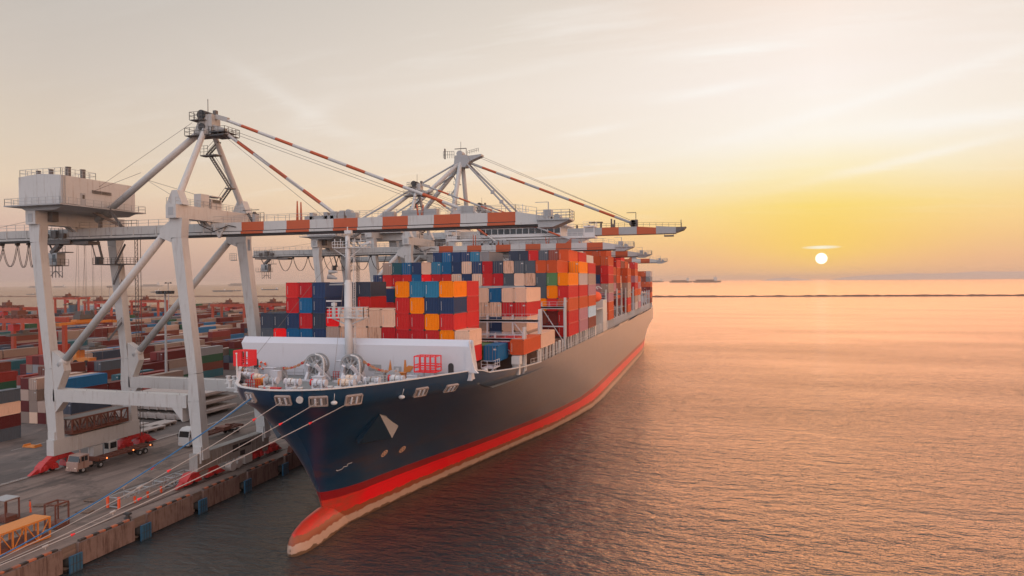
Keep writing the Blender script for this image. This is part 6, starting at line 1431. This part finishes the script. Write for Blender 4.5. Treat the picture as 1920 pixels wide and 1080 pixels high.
# ------------------------------------------------------------------ mooring lines
def line(p0, p1, mat, lab, sag, r=.06, guards=(), grey=()):
    p0, p1 = Vector(p0), Vector(p1); n = 16
    f = lambda t: p0.lerp(p1, t)+Vector((0, 0, -sag*4*t*(1-t)))
    m = MB().path([f(i/n) for i in range(n+1)], r, 6); m.tube(p1-Vector((0, 0, .2)), p1, .1)
    o = thing('mooring_line', m, mat, lab, 'mooring line', 'bow mooring lines running to the quay bollards')
    for t in guards:
        a = f(t); d = (f(t+.01)-f(t)).normalized()
        part('rat_guard', MB().tube(a, a+d*.45, .05, .17, 10), BRED, o)
    for t in grey:
        a = f(t); d = (f(t+.005)-f(t)).normalized()
        part('splice', MB().tube(a-d*.3, a+d*.3, .13, .13, 8).tube(a, a+Vector((0, 0, -.35)), .1, .05), ROPEW, o)
B1 = (-77.6, 54.0, 4.5); B2 = (-77.4, 52.6, 4.5)
line(FLP['a'], (-78.6, 55.0, 4.5), ROPEW, 'uppermost pale mooring line, led from the port side of the bow', 1.3, .045, (.36,), (.47,))
line(FLP['a']+Vector((.5, -.3, 0)), (-78.0, 54.0, 4.5), ROPEB, 'thick blue mooring line among the pale bow lines', 1.0, .09)
line(FLP['b'], (-78.0, 54.2, 4.5), ROPEW, 'pale mooring line running close beside the blue one', .9, .045, (.09, .37), (.47,))
line(FLP['c'], (-77.2, 53.4, 4.5), ROPEW, 'pale mooring line from the middle bow fairlead, second from the bottom', .9, .045, (.11, .52), (.6,))
line(FLP['d'], (-76.8, 52.8, 4.5), ROPEW, 'lowest pale mooring line crossing the navy bow plating', .7, .06, (.12, .73), (.8,))
m = MB().tube((-75.9, 112, 4.2), (-75.9, 112, 9), .04, n=4).prism([(111.4, 4.1), (112.6, 4.1), (112.2, 5.2), (111.8, 5.2)], 'x', -76.4, -75.4)
thing('quay_weight', m, BROWN, 'small rusty weight on a wire standing at the quay edge beside the stem', 'weight')

# ------------------------------------------------------------------ sea wall and far shipping
swm = paint('sea_wall_stone', (.15, .075, .05), .9, var=.3)
def wall(pts, lab):
    m = MB()
    r_ = random.Random(3)
    for (xa, ya, xb, yb_) in pts:
        n = int(abs(xb-xa)/9); prev = None
        for i in range(n+1):
            t = i/n; x_ = xa+(xb-xa)*t; y_ = ya+(yb_-ya)*t; h_ = 3.6+r_.uniform(-.7, .9); k = len(m.v)
            m.v += [(x_, y_+r_.uniform(-.8, .8), 0), (x_, y_+2.5, h_*.7+r_.uniform(-.3, .3)), (x_, y_+5, h_), (x_, y_+8, h_*.8), (x_, y_+12, 0)]
            if prev is not None:
                for j in range(4): m.quad(prev+j, k+j, k+j+1, prev+j+1)
            prev = k
    thing('sea_wall', m, swm, lab, 'sea wall')
wall([(-2700, 1640, -1549, 1564), (-1549, 1564, -90, 1389), (-90, 1389, 521, 1413), (521, 1413, 2600, 1490)], 'long dark stone sea wall drawn straight across the water behind the port')
def farship(px, dist, L, lab, kind, mat, wake=0):
    x, y = at(px, dist, 0); c = wroot('cargo_ship' if kind else 'barge', lab, 'ship', (x, y, 1), 'ships at anchor far out')
    d = r0; P = lambda a, b, z_: (x+d.x*a+fw0.x*b, y+d.y*a+fw0.y*b, z_)
    def blk(a0, a1, z0, z1, w_, a2=None, a3=None):
        a2 = a0 if a2 is None else a2; a3 = a1 if a3 is None else a3; m = MB()
        m.v = [P(a2, -w_*.6, z0), P(a3, -w_*.6, z0), P(a3, w_*.6, z0), P(a2, w_*.6, z0), P(a0, -w_, z1), P(a1, -w_, z1), P(a1, w_, z1), P(a0, w_, z1)]
        for q in ((0, 3, 2, 1), (4, 5, 6, 7), (0, 1, 5, 4), (1, 2, 6, 5), (2, 3, 7, 6), (3, 0, 4, 7)): m.quad(*q)
        return m
    h = L*.055
    part('hull', blk(-L/2, L/2, 0, h+1, L*.07, -L/2+h*1.2, L/2-h*.5), mat, c)
    if kind == 'cargo':
        part('deck_cargo', blk(-L*.38, L*.24, h, h*1.9, L*.06), mat, c); part('superstructure', blk(L*.26, L*.36, h, h*3.4, L*.055), SHIPW, c); part('mast', blk(L*.305, L*.315, h*3.4, h*4.6, 1), mat, c)
    elif kind == 'tug':
        part('superstructure', blk(-L*.2, L*.15, h, h*2.6, L*.05), SHIPW, c); part('mast', blk(-L*.01, L*.01, h*2.6, h*4.4, .6), SHIPW, c)
    elif kind == 'barge':
        part('deckhouse', blk(L*.05, L*.1, h, h*2.2, L*.03), SHIPW, c)
    elif kind == 'bulk':
        part('deckhouse', blk(L*.36, L*.46, h, h*2.6, L*.04), SHIPW, c); part('forecastle', blk(-L*.48, -L*.42, h, h*2.4, L*.04), SHIPW, c)
FS = paint('far_ship_paint', (.16, .085, .07), .8)
FS2 = paint('far_barge_paint', (.12, .13, .15), .8)
farship(1325, 7200, 300, 'large laden cargo ship anchored on the horizon, right of the pair', 'cargo', FS)
farship(1276, 7600, 260, 'smaller cargo ship on the horizon, left of the pair by the sun', 'cargo', FS)
farship(1232, 9500, 200, 'faint ship on the horizon just right of the stern containers', 'cargo', FS)
farship(297, 2900, 68, 'grey workboat with a white deckhouse beyond the sea wall', 'tug', FS2)
farship(418, 3000, 92, 'low empty barge beyond the sea wall, left of the far seaside leg', 'barge', FS2)
farship(440, 3150, 62, 'second low barge moored close behind the long one', 'barge', FS2)
farship(506, 3500, 88, 'bulk barge with raised bow and stern, right of the far seaside leg', 'bulk', FS2)
farship(60, 2600, 44, 'tiny dark boat far left beyond the yard', 'barge', FS2)
for i, (px_, L_) in enumerate(((70, 260), (112, 200), (285, 330), (450, 360), (210, 180))):
    farship(px_, 9800+i*150, L_, ['faint ship far left on the hazy horizon', 'faint ship on the horizon behind the near landside leg', 'faint cluster of ship hulls on the horizon above the workboat', 'faint long ship on the horizon above the low barges', 'faint small ship on the horizon left of the lift mast'][i], 'cargo', FS2)

# ------------------------------------------------------------------ haze
hz = bpy.data.materials.new('haze'); hz.use_nodes = True; ht = hz.node_tree; ht.nodes.clear()
ho = ht.nodes.new('ShaderNodeOutputMaterial'); hv = ht.nodes.new('ShaderNodeVolumePrincipled'); ht.links.new(hv.outputs[0], ho.inputs['Volume'])
hv.inputs['Color'].default_value = (1.0, .84, .72, 1); hv.inputs['Density'].default_value = 6e-5; hv.inputs['Anisotropy'].default_value = .3
thing('haze', MB().box(-25500, 25500, -3100, 25500, -6, 125), hz, None, None, kind='stuff')
